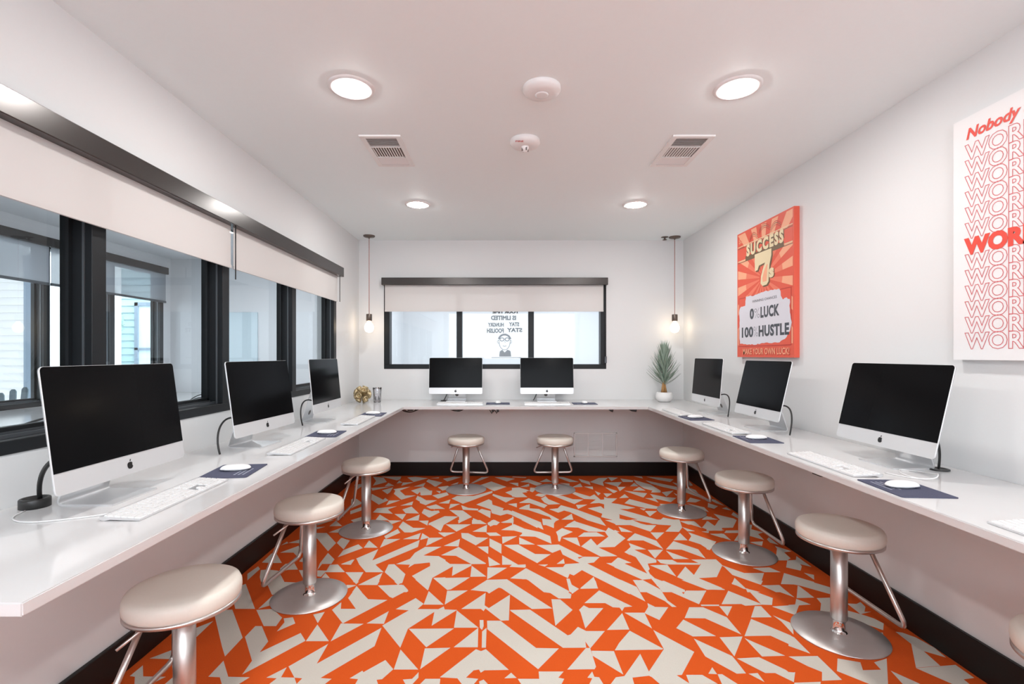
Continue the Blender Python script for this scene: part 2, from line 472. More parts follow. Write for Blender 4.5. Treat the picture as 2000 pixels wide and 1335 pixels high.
[499,3150,588,3284,607,3168,713,3318,709,3403,751,3493,788,3419,824,3289,717,3142,610,3133,701,2999,596,2991],
[622,3652,734,3640,742,3526],
[760,3652,826,3652,825,3560],
[830,3515,890,3429,883,3403,825,3414],
[850,3652,948,3652,921,3549],
[825,3255,859,3308,841,3241],
[760,3060,809,3116,783,3015],
[610,2899,642,2899,700,2979,754,2906,718,2891,739,2847,715,2756],
[856,3652,970,3652,1026,3549,1115,3543,1033,3414,852,3635],
[957,3664,1329,3664,1287,3493,1233,3409,1139,3414,1224,3537,1135,3554],
[830,3515,904,3403,827,3414],
[831,3652,822,3560,813,3571],
[786,3450,814,3409,774,3398],
[764,3358,822,3289,715,3142],
[825,3255,914,3383,1022,3246,1023,3107,936,3251],
[1028,3398,1125,3398,1033,3270],
[826,3209,911,3103,833,3098,927,2944,915,2906,858,2891,849,2819,834,2797,831,2756,842,2703,960,2567,954,2544,835,2544,817,2730,812,2983,761,3056,821,3142],
[1141,3255,1233,3388,1236,3255],
[1039,3103,1136,3241,1247,3103,1237,2964,1138,3098],
[919,3094,1019,3098,925,2964],
[1032,3081,1132,2956,1036,2956],
[1291,3504,1353,3424,1298,3419],
[1321,3629,1426,3629,1427,3483],
[1296,3403,1415,3232,1314,3090,1295,3186,1241,3251,1289,3328],
[1431,3493,1531,3629,1539,3526,1623,3652,1647,3652,1547,3429,1459,3440],
[1395,3414,1453,3424,1434,3388],
[1438,3363,1524,3378,1488,3298],
[931,2948,1025,2944,1041,2906,1178,2899,1166,2876,974,2880,938,2899],
[865,2869,971,2876,970,2723],
[972,2716,1069,2851,1078,2743,1175,2884,1142,2948,1295,2952,1297,2876,1195,2716,1089,2703,1169,2591,1161,2573,1082,2570],
[669,2936,707,2975,764,2902,717,2895,823,2750,818,2694,767,2684,647,2840],
[717,2677,769,2681,825,2585,835,2544,716,2544],
[618,2716,701,2615,713,2544,636,2544,594,2609],
[959,2556,1072,2562,1062,2544],
[1521,3629,1537,3526,1629,3652,1759,3652,1655,3493,1549,3483,1569,3440,1437,3429],
[1545,3388,1578,3435,1676,3440,1651,3388],
[1436,3373,1534,3373,1530,3251],
[1546,3246,1640,3373,1583,3241],
[1370,3270,1420,3232,1316,3090,1302,3107],
[1802,3560,1824,3549,1772,3461,1827,3398,1773,3368,1756,3260,1690,3338],
[1639,3223,1736,3237,1688,3159,1669,3177],
[1780,3270,1815,3308,1807,3177,1771,3214],
[1772,3159,1830,3073,1773,3056,1761,2967,1723,2936,1651,2936,1762,3116],
[1723,2936,1780,2944,1817,2999,1814,2847,1769,2884,1761,2854,1719,2797,1660,2840],
[1237,2952,1292,2948,1280,2899,1292,2862,1196,2716,1136,2710],
[1276,2906,1295,2869,1376,2767,1490,2767,1395,2627,1297,2743,1298,2847],
[1459,2833,1561,2840,1592,2777,1499,2777],
[1242,2634,1292,2707,1294,2585,1286,2591],
[1294,2585,1351,2544,1282,2544],
[1396,2618,1497,2621,1493,2544,1433,2544],
[1511,2634,1605,2767,1708,2658,1661,2585,1606,2627],
[1721,2770,1762,2743,1725,2684],
[1547,2544,1594,2612,1592,2544],
[1114,2658,1174,2567,1079,2573],
[-1324,4209,-1288,4186,-1201,4065,-1258,3930,-1328,4163],
[-1215,3784,-1240,3862,-1173,3985,-1145,3889],
[-1380,3784,-1329,3985,-1249,3734,-1295,3685],
[-1273,3557,-1278,3637,-1206,3545],
[-1168,3649,-1099,3734,-1066,3649,-1135,3608],
[-1450,4644,-1379,4683,-1365,4569,-1377,4442],
[-1485,4824,-1447,4898,-1459,4845],
[-1358,4952,-1236,4908,-1163,4743,-1263,4606,-1280,4783],
[-1275,4952,-1065,4952,-1053,4845,-1076,4803],
[-1054,4683,-1054,4803,-1005,4723],
[-1145,4588,-1140,4713,-1058,4606],
[-1258,4532,-1082,4578,-1223,4442],
[-1136,4451,-1057,4550,-1047,4390,-1057,4331],
[-1200,4340,-1053,4163,-1048,4217,-1003,4147,-1055,4028,-1156,4163],
[-989,4014,-997,4140,-901,4147],
[-1050,3829,-1043,3930,-893,3985,-948,3902,-884,3797],
[-982,3655,-981,3778,-822,3579,-846,3579,-881,3643],
[-880,3637,-782,3637,-836,3574],
[-1001,4340,-1010,4442,-1040,4487,-898,4578,-970,4442,-889,4290,-793,4290,-895,4163],
[-997,4919,-919,4941,-778,4887,-898,4743],
[-991,4606,-1000,4723,-896,4733],
[-867,4578,-777,4713,-775,4578],
[-866,4442,-773,4569,-692,4442,-776,4408,-785,4323],
[-769,4315,-673,4442,-663,4315],
[-869,4000,-784,4117,-774,4014],
[-773,4178,-777,4282,-683,4147,-600,4147,-661,4014],
[-831,3902,-771,3978,-678,3803,-785,3810],
[-870,3791,-777,3791,-779,3661],
[-751,3643,-669,3778,-653,3643],
[-660,3823,-658,3916,-604,3849,-561,3876,-586,3709],
[-647,3631,-579,3637,-574,3557],
[-762,3545,-765,3614,-727,3545],
[-648,3985,-579,4000,-569,3902],
[-777,4783,-768,4855,-686,4743,-661,4569],
[-777,4763,-769,4845,-612,4723,-655,4578],
[-759,4887,-672,4930,-672,4887],
[-626,4866,-520,4952,-447,4930,-570,4763],
[-637,4560,-546,4606,-514,4550,-541,4478,-576,4442],
[-523,4635,-456,4743,-459,4664],
[-647,4290,-530,4390,-501,4306,-581,4194],
[-634,4434,-589,4425,-589,4356],
[-464,4194,-425,4274,-277,4274,-114,4434,-113,4373,-353,4050],
[-559,4065,-471,4170,-472,4057],
[-455,3916,-457,4043,-376,4050],
[-364,4014,-300,3944,-215,3916,-217,3876,-340,3896],
[-648,3971,-577,4036,-486,3916,-604,3916],
[-331,4703,-237,4930,-161,4941,-305,4703],
[-233,4635,-134,4763,15,4569,-99,4425],
[-105,4930,-12,4930,103,4866,21,4763],
[42,4713,131,4713,128,4588],
[4,4382,142,4550,205,4390,156,4373,199,4241,94,4233],
[-111,4290,-107,4340,-10,4241,89,4217,9,4087],
[-239,4028,-140,4178,-111,4132,-104,4028,-9,3930,-18,3876,26,3889,174,3721,169,3614,50,3771,17,3797,-34,3753,-103,3810,-114,3902],
[-220,3862,-189,3916,-113,3862,-112,3697],
[-448,3889,-338,3876,-254,3721,-341,3591,-354,3721],
[-565,3585,-468,3740,-359,3734,-452,3545,-563,3545],
[-243,3568,-244,3697,-132,3568],
[-129,3591,-86,3661,-37,3602,-60,3545,-123,3545],
[-20,3591,66,3721,64,3591],
[-642,3637,-578,3643,-572,3551],
[27,4043,99,4065,97,3957],
[123,4087,196,4178,191,4087],
[114,3930,189,4028,182,3889],
[153,4569,217,4644,214,4569],
[-785,4442,-670,4442,-655,4306,-748,4290],
[-656,3810,-652,3916,-587,3862,-533,3876,-518,3829,-580,3709],
[-752,4257,-677,4147,-584,4147,-660,4014,-719,4072],
[85,4952,222,4930,210,4898,73,4930],
[150,4743,240,4855,363,4683,305,4606,229,4723],
[341,4743,420,4866,473,4743],
[145,4569,237,4683,232,4588],
[229,4425,240,4541,310,4532,252,4390],
[549,4952,602,4930,728,4743,637,4743,553,4887],
[533,4713,629,4683,619,4606],
[632,4550,736,4693,737,4569],
[746,4866,835,4753,825,4635,754,4743],
[753,4578,835,4578,822,4478],
[839,4743,954,4898,1054,4908,966,4743,947,4597],
[1054,4930,1153,4908,1057,4773],
[976,4713,1128,4733,1073,4569],
[609,4348,640,4399,753,4257,803,4323,829,4163,967,4194,891,4065,943,3957,917,3849,868,3916,828,4043,798,4072,718,4057,789,4170,689,4186],
[957,4550,1035,4425,991,4365],
[829,4434,868,4356,831,4290],
[892,4356,968,4348,897,4241],
[270,4290,303,4348,378,4323,328,4241],
[402,4323,517,4274,590,4178,682,4170,584,4043],
[315,4194,360,4274,380,4178,467,4043,366,4028,335,4087],
[120,4072,208,4209,356,4014,322,3937,211,4072],
[115,3916,209,4043,203,3930,277,3916,362,3759,414,3661,359,3602,281,3685,357,3661,346,3721,188,3889],
[360,3909,432,3930,468,4014,581,3902,732,3697,736,3557,625,3649,520,3836,478,3876,424,3823],
[431,3661,527,3797,521,3661],
[594,4021,690,4028,596,3916],
[453,3545,525,3637,576,3545],
[677,3930,794,3985,815,3876,899,3771,845,3545,817,3545,821,3649,745,3721,769,3797],
[58,3876,271,3602,267,3545,211,3545,56,3759],
[285,3685,356,3649,358,3545,282,3545],
[56,3734,68,3721,61,3545,53,3545],
[60,4043,101,4065,99,3957],
[67,4532,134,4550,230,4442,129,4373,196,4241,110,4233,63,4257],
[1170,4876,1281,4803,1260,4743,1164,4743],
[1292,4824,1410,4644,1438,4442,1418,4382,1330,4382,1363,4442,1305,4514,1280,4683],
[1193,4588,1267,4713,1275,4588],
[1180,4442,1275,4569,1299,4442],
[1065,4569,1147,4569,1057,4425],
[975,4723,1154,4743,1071,4569],
[949,4550,1027,4425,984,4365],
[899,4356,968,4340,899,4241],
[1000,4209,1078,4331,1089,4225],
[1100,4442,1288,4356,1217,4225],
[1011,4065,1084,4186,1268,3971,1241,3916,1153,3930],
[1226,4209,1301,4209,1308,4340,1415,4241,1502,4217,1412,4094,1311,4194,1305,4087],
[1404,4803,1632,4569,1598,4460,1494,4569,1422,4683],
[1453,4952,1594,4908,1698,4845,1630,4743,1534,4824],
[1648,4733,1683,4683,1649,4588],
[1326,4973,1409,4952,1399,4876],
[1431,4390,1557,4442,1430,4257],
[1533,4373,1548,4306,1527,4290],
[1789,4743,1834,4803,1807,4625,1770,4597],
[1681,4496,1732,4550,1767,4460,1749,4340,1724,4163,1709,4241,1642,4390],
[1548,4102,1627,4225,1690,4147,1620,4087],
[1538,4065,1639,3957,1627,3836,1590,3902],
[1302,4050,1354,4043,1299,3985],
[875,4241,897,4209,980,4202,900,4072,956,4043,1069,3944,999,3909,931,3916,1181,3637,1315,3625,1294,3545,1247,3545,1095,3568,1004,3673,899,3784,866,3697,1049,3545,823,3545,826,3649,773,3746],
[1125,3862,1220,3862,1125,3734],
[1185,3661,1221,3709,1319,3637,1190,3614],
[1319,3625,1428,3614,1429,3545,1354,3557],
[1101,3930,1151,3923,1120,3876],
[1551,3734,1599,3721,1573,3661,1500,3661],
[1468,3545,1526,3625,1520,3545],
[1767,4194,1819,4163,1824,4000,1787,4058],
[1668,3958,1720,4073,1764,3986,1703,3917],
[1774,3931,1822,3958,1823,3876,1788,3903],
[1775,3772,1822,3837,1825,3747,1790,3674],
[1647,3798,1754,3686,1758,3650,1654,3491,1557,3491,1540,3524,1637,3662],
[1498,3662,1566,3747,1624,3662],
[1432,3491,1524,3626,1531,3513,1560,3438,1464,3448]
]
def floor_polys():
    out = [[(q[i]/1000, q[i+1]/1000) for i in range(0,len(q),2)] for q in CREAM]
    # the part of the carpet nearer than the picture shows repeats the same weave, turned over
    near = [[(x, 3.64-y) for x,y in p] for p in out if max(y for x,y in p) < 5.0]
    return out + near
# ------------------------------------------------------------------ the carpet: one mesh, pattern as faces
def carpet():
    x0,x1,y0,y1 = XL, XR, YF, YB
    polys = floor_polys()
    vs = [Vector((x0,y0)),Vector((x1,y0)),Vector((x1,y1)),Vector((x0,y1))]
    fs = [[0,1,2,3]]
    for p in polys:
        q = [Vector((min(max(a,x0+.001),x1-.001), min(max(b,y0+.001),y1-.001))) for a,b in p]
        # drop repeats
        r = []
        for v in q:
            if not r or (v-r[-1]).length > .002: r.append(v)
        if len(r) > 2 and (r[0]-r[-1]).length < .002: r.pop()
        if len(r) < 3: continue
        ar = sum(r[i-1].x*r[i].y-r[i].x*r[i-1].y for i in range(len(r)))
        if abs(ar) < 1e-5: continue
        if ar < 0: r.reverse()
        b = len(vs); vs += r; fs.append(list(range(b, b+len(r))))
    v2, e2, f2, ov, oe, of = geometry.delaunay_2d_cdt(vs, [], fs, 1, 1e-5, True)
    mb = MB(); ko = mb.mi('orange'); kc = mb.mi('cream')
    bv = [mb.bm.verts.new((v.x, v.y, 0)) for v in v2]
    for f, org in zip(f2, of):
        try: fc = mb.bm.faces.new([bv[i] for i in f])
        except ValueError: continue
        fc.material_index = kc if any(i > 0 for i in org) else ko
        if fc.normal.z < 0: fc.normal_flip()
    for f in mb.bm.faces:
        f.normal_update()
        if f.normal.z < 0: f.normal_flip()
    return mb.build('floor', recalc=False)
struct(carpet(), 'orange and cream geometric patterned carpet', 'carpet')

# ------------------------------------------------------------------ ceiling, walls
WL_Y0, WL_Y1, WL_Z0, WL_Z1 = .10, 4.32, .95, 2.02       # left window opening
WB_X0, WB_X1, WB_Z0, WB_Z1 = -1.255, 1.053, 1.106, 2.0  # back window opening
mb = MB(); mb.box((XL-WT,YF-WT,ZC), (XR+WT,YB+WT,ZC+.1), 'ceil'); struct(mb.build('ceiling'), 'white painted ceiling', 'ceiling')
def wall_hole(name, axis, p0, p1, a0, a1, z0, z1, holes, mat='wall'):
    """a wall slab between p0..p1 on its thin axis, a0..a1 along, with rectangular holes (a,b,z,w)"""
    mb = MB(); cuts = sorted({a0, a1, *[h[0] for h in holes], *[h[1] for h in holes]})
    def bx(u0,u1,w0,w1):
        if axis == 'x': mb.box((p0,u0,w0),(p1,u1,w1),mat)
        else: mb.box((u0,p0,w0),(u1,p1,w1),mat)
    for u0,u1 in zip(cuts, cuts[1:]):
        hs = [h for h in holes if h[0] <= u0+1e-6 and h[1] >= u1-1e-6]
        if not hs: bx(u0,u1,z0,z1)
        else:
            h = hs[0]
            if h[2] > z0: bx(u0,u1,z0,h[2])
            if h[3] < z1: bx(u0,u1,h[3],z1)
    bmesh.ops.remove_doubles(mb.bm, verts=mb.bm.verts[:], dist=1e-4)
    return mb.build(name)
struct(wall_hole('wall_left','x',XL-WT,XL,YF,YB,0,ZC,[(WL_Y0,WL_Y1,WL_Z0,WL_Z1)]), 'white wall with the long dark-framed window', 'wall')
struct(wall_hole('wall_back','y',YB,YB+WT,XL-WT,XR+WT,0,ZC,[(WB_X0,WB_X1,WB_Z0,WB_Z1)]), 'white end wall with the wide window', 'wall')
mb = MB(); mb.box((XR,YF,0),(XR+WT,YB,ZC),'wall'); struct(mb.build('wall_right'), 'white wall with two posters', 'wall')
struct(wall_hole('wall_front','y',YF-WT,YF,XL-WT,XR+WT,0,ZC,[(-1.4,1.75,1.15,2.38)]))  # wide opening added behind the camera to let in daylight
# baseboards
def bb(name, lo, hi, label):
    mb = MB(); mb.box(lo, hi, 'base', .003, 1); struct(mb.build(name), label, 'baseboard')
bb('baseboard_left', (XL,YF,0), (XL+.018,YB-.018,.14), 'black baseboard below the window wall')
bb('baseboard_right', (XR-.018,YF,0), (XR,YB-.018,.14), 'black baseboard on the poster wall')
bb('baseboard_back', (XL,YB-.018,0), (XR,YB,.14), 'black baseboard on the end wall')

# ------------------------------------------------------------------ windows
def pane(name, lo, hi, parent): 
    """single sheet of glass between two corners (one axis has equal coordinates)"""
    mb = MB(); (x0,y0,z0),(x1,y1,z1) = lo, hi
    if abs(x0-x1) < 1e-6: v = [(x0,y0,z0),(x0,y1,z0),(x0,y1,z1),(x0,y0,z1)]
    else: v = [(x0,y0,z0),(x1,y0,z0),(x1,y0,z1),(x0,y0,z1)]
    mb.faces(v, [(0,1,2,3)], 'glass'); return mb.build(name, parent, recalc=False)
def window_x(name, x0, xin, ys, z0, z1, fw, glass_x, side=1):
    """window in a wall whose normal is X. x0 room face, xin deep side; ys: centres of uprights"""
    w = empty(name, ((x0+xin)/2, ys[0], z0)); struct(w)
    base = Vector(w.location)
    def L(v): return tuple(Vector(v)-base)
    xa, xb = min(x0,xin), max(x0,xin)
    mb = MB(); mb.box(L((xa,ys[0],z0)), L((xb,ys[-1],z0+.043)), 'frame', .002, 1)
    mb.box(L((xa,ys[0],z1-.043)), L((xb,ys[-1],z1)), 'frame', .002, 1)
    # inner sliding tracks along the sill
    mb.box(L((x0-side*.045,ys[0],z0+.043)), L((x0-side*.038,ys[-1],z0+.055)), 'track')
    mb.box(L((x0-side*.075,ys[0],z0+.043)), L((x0-side*.066,ys[-1],z0+.06)), 'track')
    mb.build('window_frame', w)
    for i, y in enumerate(ys):
        mb = MB(); h = fw/2
        ya, yb = (y, y+fw) if i == 0 else ((y-fw, y) if i == len(ys)-1 else (y-h, y+h))
        mb.box(L((xa,ya,z0+.043)), L((xb,yb,z1-.043)), 'frame', .002, 1)
        if i > 0:    # grooves of the sliding sash, on the near side of each upright
            mb.box(L((x0-side*.034,ya-.004,z0+.043)), L((x0-side*.026,ya,z1-.043)), 'track')
            mb.box(L((glass_x+side*.012,ya-.016,z0+.043)), L((glass_x-side*.02,ya,z1-.043)), 'frame')
        mb.build('mullion', w)
    for i in range(len(ys)-1):
        ya = ys[i] + (fw if i == 0 else fw/2) ; yb = ys[i+1] - (fw if i == len(ys)-2 else fw/2)
        g = pane('pane', L((glass_x,ya,z0+.04)), L((glass_x,yb,z1-.04)), w)
        mb = MB(); mb.box(L((glass_x-.012,ya,z0+.043)), L((glass_x+.012,yb,z0+.075)), 'frame', .002, 1); mb.build('sash_rail', w)
    return w
tag(window_x('window_1', XL+.004, XL-.10, [.10,.965,1.795,2.61,3.455,4.32], WL_Z0, WL_Z1, .064, XL-.08),
    'long dark-framed sliding window in the left wall', 'window')

def window_y(name, y0, yin, xs, z0, z1, fw, gy):
    w = empty(name, (xs[0], (y0+yin)/2, z0)); struct(w); base = Vector(w.location)
    def L(v): return tuple(Vector(v)-base)
    mb = MB(); mb.box(L((xs[0],y0,z0)), L((xs[-1],yin,z0+.048)), 'frame', .002, 1)
    mb.box(L((xs[0],y0,z1-.048)), L((xs[-1],yin,z1)), 'frame', .002, 1); mb.build('window_frame', w)
    for i, x in enumerate(xs):
        h = fw/2; xa, xb = (x, x+fw) if i == 0 else ((x-fw, x) if i == len(xs)-1 else (x-h, x+h))
        mb = MB(); mb.box(L((xa,y0 if i in (0,len(xs)-1) else y0+.03,z0+.048)), L((xb,yin,z1-.048)), 'frame', .002, 1)
        mb.build('mullion', w)
    for i in range(len(xs)-1):
        xa = xs[i] + (fw if i == 0 else fw/2); xb = xs[i+1] - (fw if i == len(xs)-2 else fw/2)
        pane('pane', L((xa,gy,z0+.048)), L((xb,gy,z1-.048)), w)
    return w
w2 = tag(window_y('window_2', YB-.004, YB+.10, [WB_X0,-.476,.275,WB_X1], WB_Z0, WB_Z1, .058, YB+.07), 'wide three-pane window in the end wall', 'window')
for o in list(w2.children):
    pass

# valances and roller shades
def valance(name, lo, hi, label):
    mb = MB(); mb.box(lo, hi, 'bronze', .003, 1); o = mb.build(name); tag(o, label, 'valance'); return o
valance('valance', (XL,-.05,1.948), (-1.440,4.31,2.031), 'long bronze metal valance above the window on the left wall')
valance('valance', (-1.262,YB-.085,1.967), (1.055,YB,2.042), 'short bronze metal valance above the end wall window')
def roller_x(y0, y1, x, ztop, zbot, label, chain_y, group):
    r = empty('roller_shade', (x, (y0+y1)/2, zbot)); tag(r, label, 'roller shade', group)
    b = Vector(r.location)
    mb = MB(); mb.box((-.0008,y0-b.y,.012),(.0008,y1-b.y,ztop-zbot),'fabric'); mb.build('shade_fabric', r)
    mb = MB(); mb.box((-.005,y0-b.y,0),(.005,y1-b.y,.016),'fabric'); mb.build('hem_bar', r)
    mb = MB(); mb.tube([(.02,chain_y-b.y,ztop-zbot),(.02,chain_y-b.y,-.06 if chain_y<4 else .0)], .003, 'black', 6); mb.build('pull_chain', r)
    return r
roller_x(.12, 2.60, XL+.035, 1.9485, 1.722, 'long white roller shade nearest the camera on the left window', 2.612, None)
roller_x(2.625, 4.25, XL+.035, 1.9485, 1.722, 'shorter white roller shade at the far end of the left window', 4.262, None)
r = empty('roller_shade', (-.1,YB-.045,1.697)); tag(r, 'wide white roller shade on the end wall window', 'roller shade')
mb = MB(); mb.box((-1.135,-.0008,.012),(1.115,.0008,.2705),'fabric'); mb.build('shade_fabric', r)
mb = MB(); mb.box((-1.135,-.005,0),(1.115,.005,.014),'fabric'); mb.build('hem_bar', r)
mb = MB(); mb.tube([(1.138,.012,.27),(1.138,.012,-.50)], .003, 'black', 6); mb.box((1.13,.0,-.53),(1.15,.045,-.46),'track',.002,1); mb.build('pull_chain', r)

# mirrored drawing as flat ink shapes just behind the end window's middle pane
mb = MB()
def face_drawing():
    gy = YB+.078
    mt = Matrix.Translation((0,gy,0)) @ Matrix.Rotation(PI/2,4,'X')
    def P(px,py):   # helper only to lay out the drawing's own strokes, in pixels
        return ((px-986)/184.8, 1.255+(692-py)/184.8)
    def seg(a,b,w=.0035):
        a=Vector(P(*a)); b=Vector(P(*b)); d=(b-a); n=Vector((-d.y,d.x)).normalized()*w
        pts=[a-n,b-n,b+n,a+n]; mb.faces([(p.x,p.y,0) for p in pts],[(0,1,2,3)],'ink',False,mt)
    def arc(cx,cy,rx,ry,a0,a1,w=.0035,n=14):
        for i in range(n):
            t0=math.radians(a0+(a1-a0)*i/n); t1=math.radians(a0+(a1-a0)*(i+1)/n)
            seg((cx+rx*math.cos(t0),cy-ry*math.sin(t0)),(cx+rx*math.cos(t1),cy-ry*math.sin(t1)),w)
    def words(txt, x0, x1, y0, y1):   # y0 top, y1 bottom, lettering mirrored left to right
        a=P(x0,y1); b=P(x1,y0)
        v,f=text_geo(txt,1,outline=.05)
        xs=[p[0] for p in v]; ys=[p[1] for p in v]; sx=(b[0]-a[0])/(max(xs)-min(xs)); sy=(b[1]-a[1])/(max(ys)-min(ys))
        mb.faces([(b[0]-(p[0]-min(xs))*sx, a[1]+(p[1]-min(ys))*sy, 0) for p in v], f, 'ink', False, mt)
    words('STAY', 994,1014, 629,637); words('HUNGRY', 953,984, 630,638)
    words('STAY', 990,1020, 640,648.5); words('FOOLISH', 951,984, 641,650)
    words('YOUR TIME', 962,1014, 606,612); words('IS LIMITED', 959,1008, 616,625)
    arc(985.5,664,11.5,11,10,170,.010); arc(985.5,666,11,17,170,370,.003)
    arc(980.5,662.5,4,3.2,0,360,.0045); arc(990.5,662.5,4,3.2,0,360,.0045); seg((984.3,662),(986.5,662),.003)
    seg((985.5,665),(986.5,669),.002); arc(985.5,674,3.5,2,200,340,.003)
    arc(973,667,1.5,3,0,360,.002); arc(998,667,1.5,3,0,360,.002)
    b=[P(*q) for q in ((975,696),(976,686),(981,682.5),(985.5,688),(991,682.5),(997,685),(998.5,696))]
    mb.faces([(p[0],p[1],0) for p in b],[tuple(range(len(b)))],'charcoal',False,mt)
    seg((960,698),(1018,698),.003)
face_drawing()
o = mb.build('mirrored_drawing', recalc=False)
tag(o, 'grey line drawing of a bespectacled face under mirrored lettering behind the end window', 'window decal')
bpy.context.view_layer.update()

# ------------------------------------------------------------------ worktop
def worktop():
    mb = MB(); g = .001
    pts = [(XL+g,.907),(-.91,.907),(-.91,4.33),(1.287,4.33),(1.287,.45),(XR-g,.45),(XR-g,YB-g),(XL+g,YB-g)]
    mb.prism(pts, TOP-TH, TOP, 'quartz')
    bmesh.ops.remove_doubles(mb.bm, verts=mb.bm.verts[:], dist=1e-5)
    es = [e for e in mb.bm.edges if len(e.link_faces)==2 and e.calc_face_angle(0) > .5]
    bmesh.ops.bevel(mb.bm, geom=es, offset=.0025, segments=2, affect='EDGES')
    o = mb.build('worktop'); tag(o, 'glossy white continuous wall-mounted worktop running round three walls', 'worktop')
worktop()
# white backsplash lip is absent; support brackets and cabling hang below the far run
def under_item(name, fn, label, cat):
    mb = MB(); fn(mb); tag(mb.build(name), label, cat)
ZU = TOP-TH+.0015
def bundle(x, y, w, seed, drop=.03):
    rnd = random.Random(seed)
    def fn(mb):
        for k in range(5):
            a = rnd.uniform(-w/2, -w/4); b = rnd.uniform(w/4, w/2); d = rnd.uniform(.3,1)*drop
            mb.tube(bez((x+a,y+rnd.uniform(-.02,.02),ZU-.003),(x+a*.5,y,ZU-d*1.5-.004),(x+b*.5,y,ZU-d*1.5-.004),(x+b,y+rnd.uniform(-.02,.02),ZU-.003)), .0035, 'black', 6)
        mb.box((x-.02,y-.02,ZU-.022),(x+.03,y+.02,ZU),'black',.003,1)
    return fn
under_item('cable_bundle', bundle(-.87,4.42,.19,1), 'tangle of black cables under the left corner of the far worktop', 'cables')
under_item('cable_bundle', bundle(-.44,4.42,.14,2), 'thin looped black cable hanging below the far worktop, left of its middle', 'cables')
def plugs(mb):
    for x in (-.11,-.065):
        mb.box((x-.012,4.42,ZU-.034),(x+.012,4.45,ZU),'black',.003,1); mb.tube([(x,4.435,ZU-.03),(x-.01,4.45,ZU-.05),(x-.03,4.46,ZU-.02)], .004,'black',6)
under_item('power_plugs', plugs, 'pair of small black plugs under the middle of the far worktop', 'plugs')
def brk(x):
    def fn(mb):
        mb.prism([(0,0),(.10,0),(.10,.012),(.075,.035),(.055,.035)], x-.01, x+.01, 'black', Matrix(((0,0,1,0),(1,0,0,4.40),(0,-1,0,ZU),(0,0,0,1))))
    return fn
def clip(x0,x1,h):
    def fn(mb): mb.prism([(x0,0),(x1,0),(x1-.01,-h),(x0+(x1-x0)*.5,-h*.8)], 4.41, 4.45, 'black', Matrix(((1,0,0,0),(0,0,1,0),(0,1,0,ZU),(0,0,0,1))))
    return fn
under_item('support_bracket', clip(1.11,1.215,.033), 'dark support bracket under the right corner of the far worktop', 'bracket')
under_item('support_bracket', clip(.94,1.00,.035), 'small dark clip under the far worktop, second from its right corner', 'bracket')
under_item('support_bracket', clip(.55,.62,.012), 'thin dark clip under the far worktop behind the right far stool', 'bracket')
under_item('edge_clip', lambda mb: mb.box((1.290,1.965,ZU-.006),(1.30,2.02,ZU-.0),'black'), 'tiny black clip under the right worktop edge near the stool', 'clip')

# wall grille under the far worktop
g = empty('wall_grille', (.94,YB,.32)); tag(g, 'white slatted air return grille low on the end wall', 'grille')
mb = MB(); 
for a,b,c,d in ((-.225,-.21,-.125,.125),(.21,.225,-.125,.125)): mb.box((a,-.012,c),(b,0,d),'white',.002,1)
mb.box((-.225,-.012,-.125),(.225,0,-.112),'white',.002,1); mb.box((-.225,-.012,.112),(.225,0,.125),'white',.002,1)
for x in (-.075,.072): mb.box((x-.005,-.013,-.115),(x+.005,0,.115),'white')
mb.build('grille_frame', g)
mb = MB()
for k in range(17):
    z = -.108+k*.0135; mb.faces([(-.21,-.008,z),(.21,-.008,z),(.21,-.001,z+.011),(-.21,-.001,z+.011)],[(0,1,2,3)],'white')
mb.build('grille_slats', g)

# ------------------------------------------------------------------ ceiling things
def lamp_at(x, y, label, mat='lamp', z=ZC, first=[]):
    r = empty('ceiling_light', (x,y,z)); tag(r, label, 'ceiling light', 'recessed ceiling lights')
    mb = MB(); mb.lathe([(.072,-.002),(.076,-.009),(.098,-.006),(.102,0)], 'white', 40, caps=False); mb.build('trim_ring', r)
    mb = MB(); mb.lathe([(.074,-.004),(.068,-.010),(.052,-.014),(.028,-.016),(0,-.017)], mat, 40, caps=False); 
    mb.build('lamp_lens', r)
    return r
for (x,y,l) in ((-.682,2.14,'lit round ceiling light, the near left one'),(1.035,2.14,'lit round ceiling light, the near right one'),
                (-.688,3.80,'small-looking lit round ceiling light at the far left, near the left pendant'),(1.03,3.80,'lit round ceiling light at the far right, near the right pendant'),
                (-.68,.48,'round ceiling light overhead on the left'),(1.03,.48,'round ceiling light overhead on the right'),
                (-.68,-1.1,'round ceiling light behind the camera on the left'),(1.03,-1.1,'round ceiling light behind the camera on the right')):
    lamp_at(x,y,l)
# ceiling sensor discs
r = empty('motion_sensor', (.164,2.14,ZC)); tag(r, 'plain white round ceiling sensor with a pale ring, nearest the camera', 'sensor')
mb = MB(); mb.lathe([(.084,0),(.085,-.010),(.078,-.022),(.050,-.030),(.0,-.032)], 'white', 48, caps=False); mb.build('housing', r)
mb = MB(); mb.lathe([(.030,-.0325),(.028,-.036),(.022,-.0362),(.0,-.0362)], 'mouse', 32, caps=False); mb.build('sensor_lens', r)
r = empty('smoke_detector', (.112,2.67,ZC)); tag(r, 'white round smoke detector with small red FIRE lettering', 'smoke detector')
mb = MB(); mb.lathe([(.082,0),(.084,-.014),(.072,-.030),(.045,-.036),(.0,-.036)], 'white', 48, caps=False); mb.build('housing', r)
mb = MB(); mb.lathe([(.022,-.036),(.022,-.042),(.016,-.052),(.012,-.062),(.0,-.064)], 'white', 24, caps=False)
for k in range(4):
    a = k*PI/2+.4; mb.box((.017*math.cos(a)-.004,.017*math.sin(a)-.004,-.058),(.017*math.cos(a)+.004,.017*math.sin(a)+.004,-.04),'ventgrey')
mb.build('detector_nozzle', r)
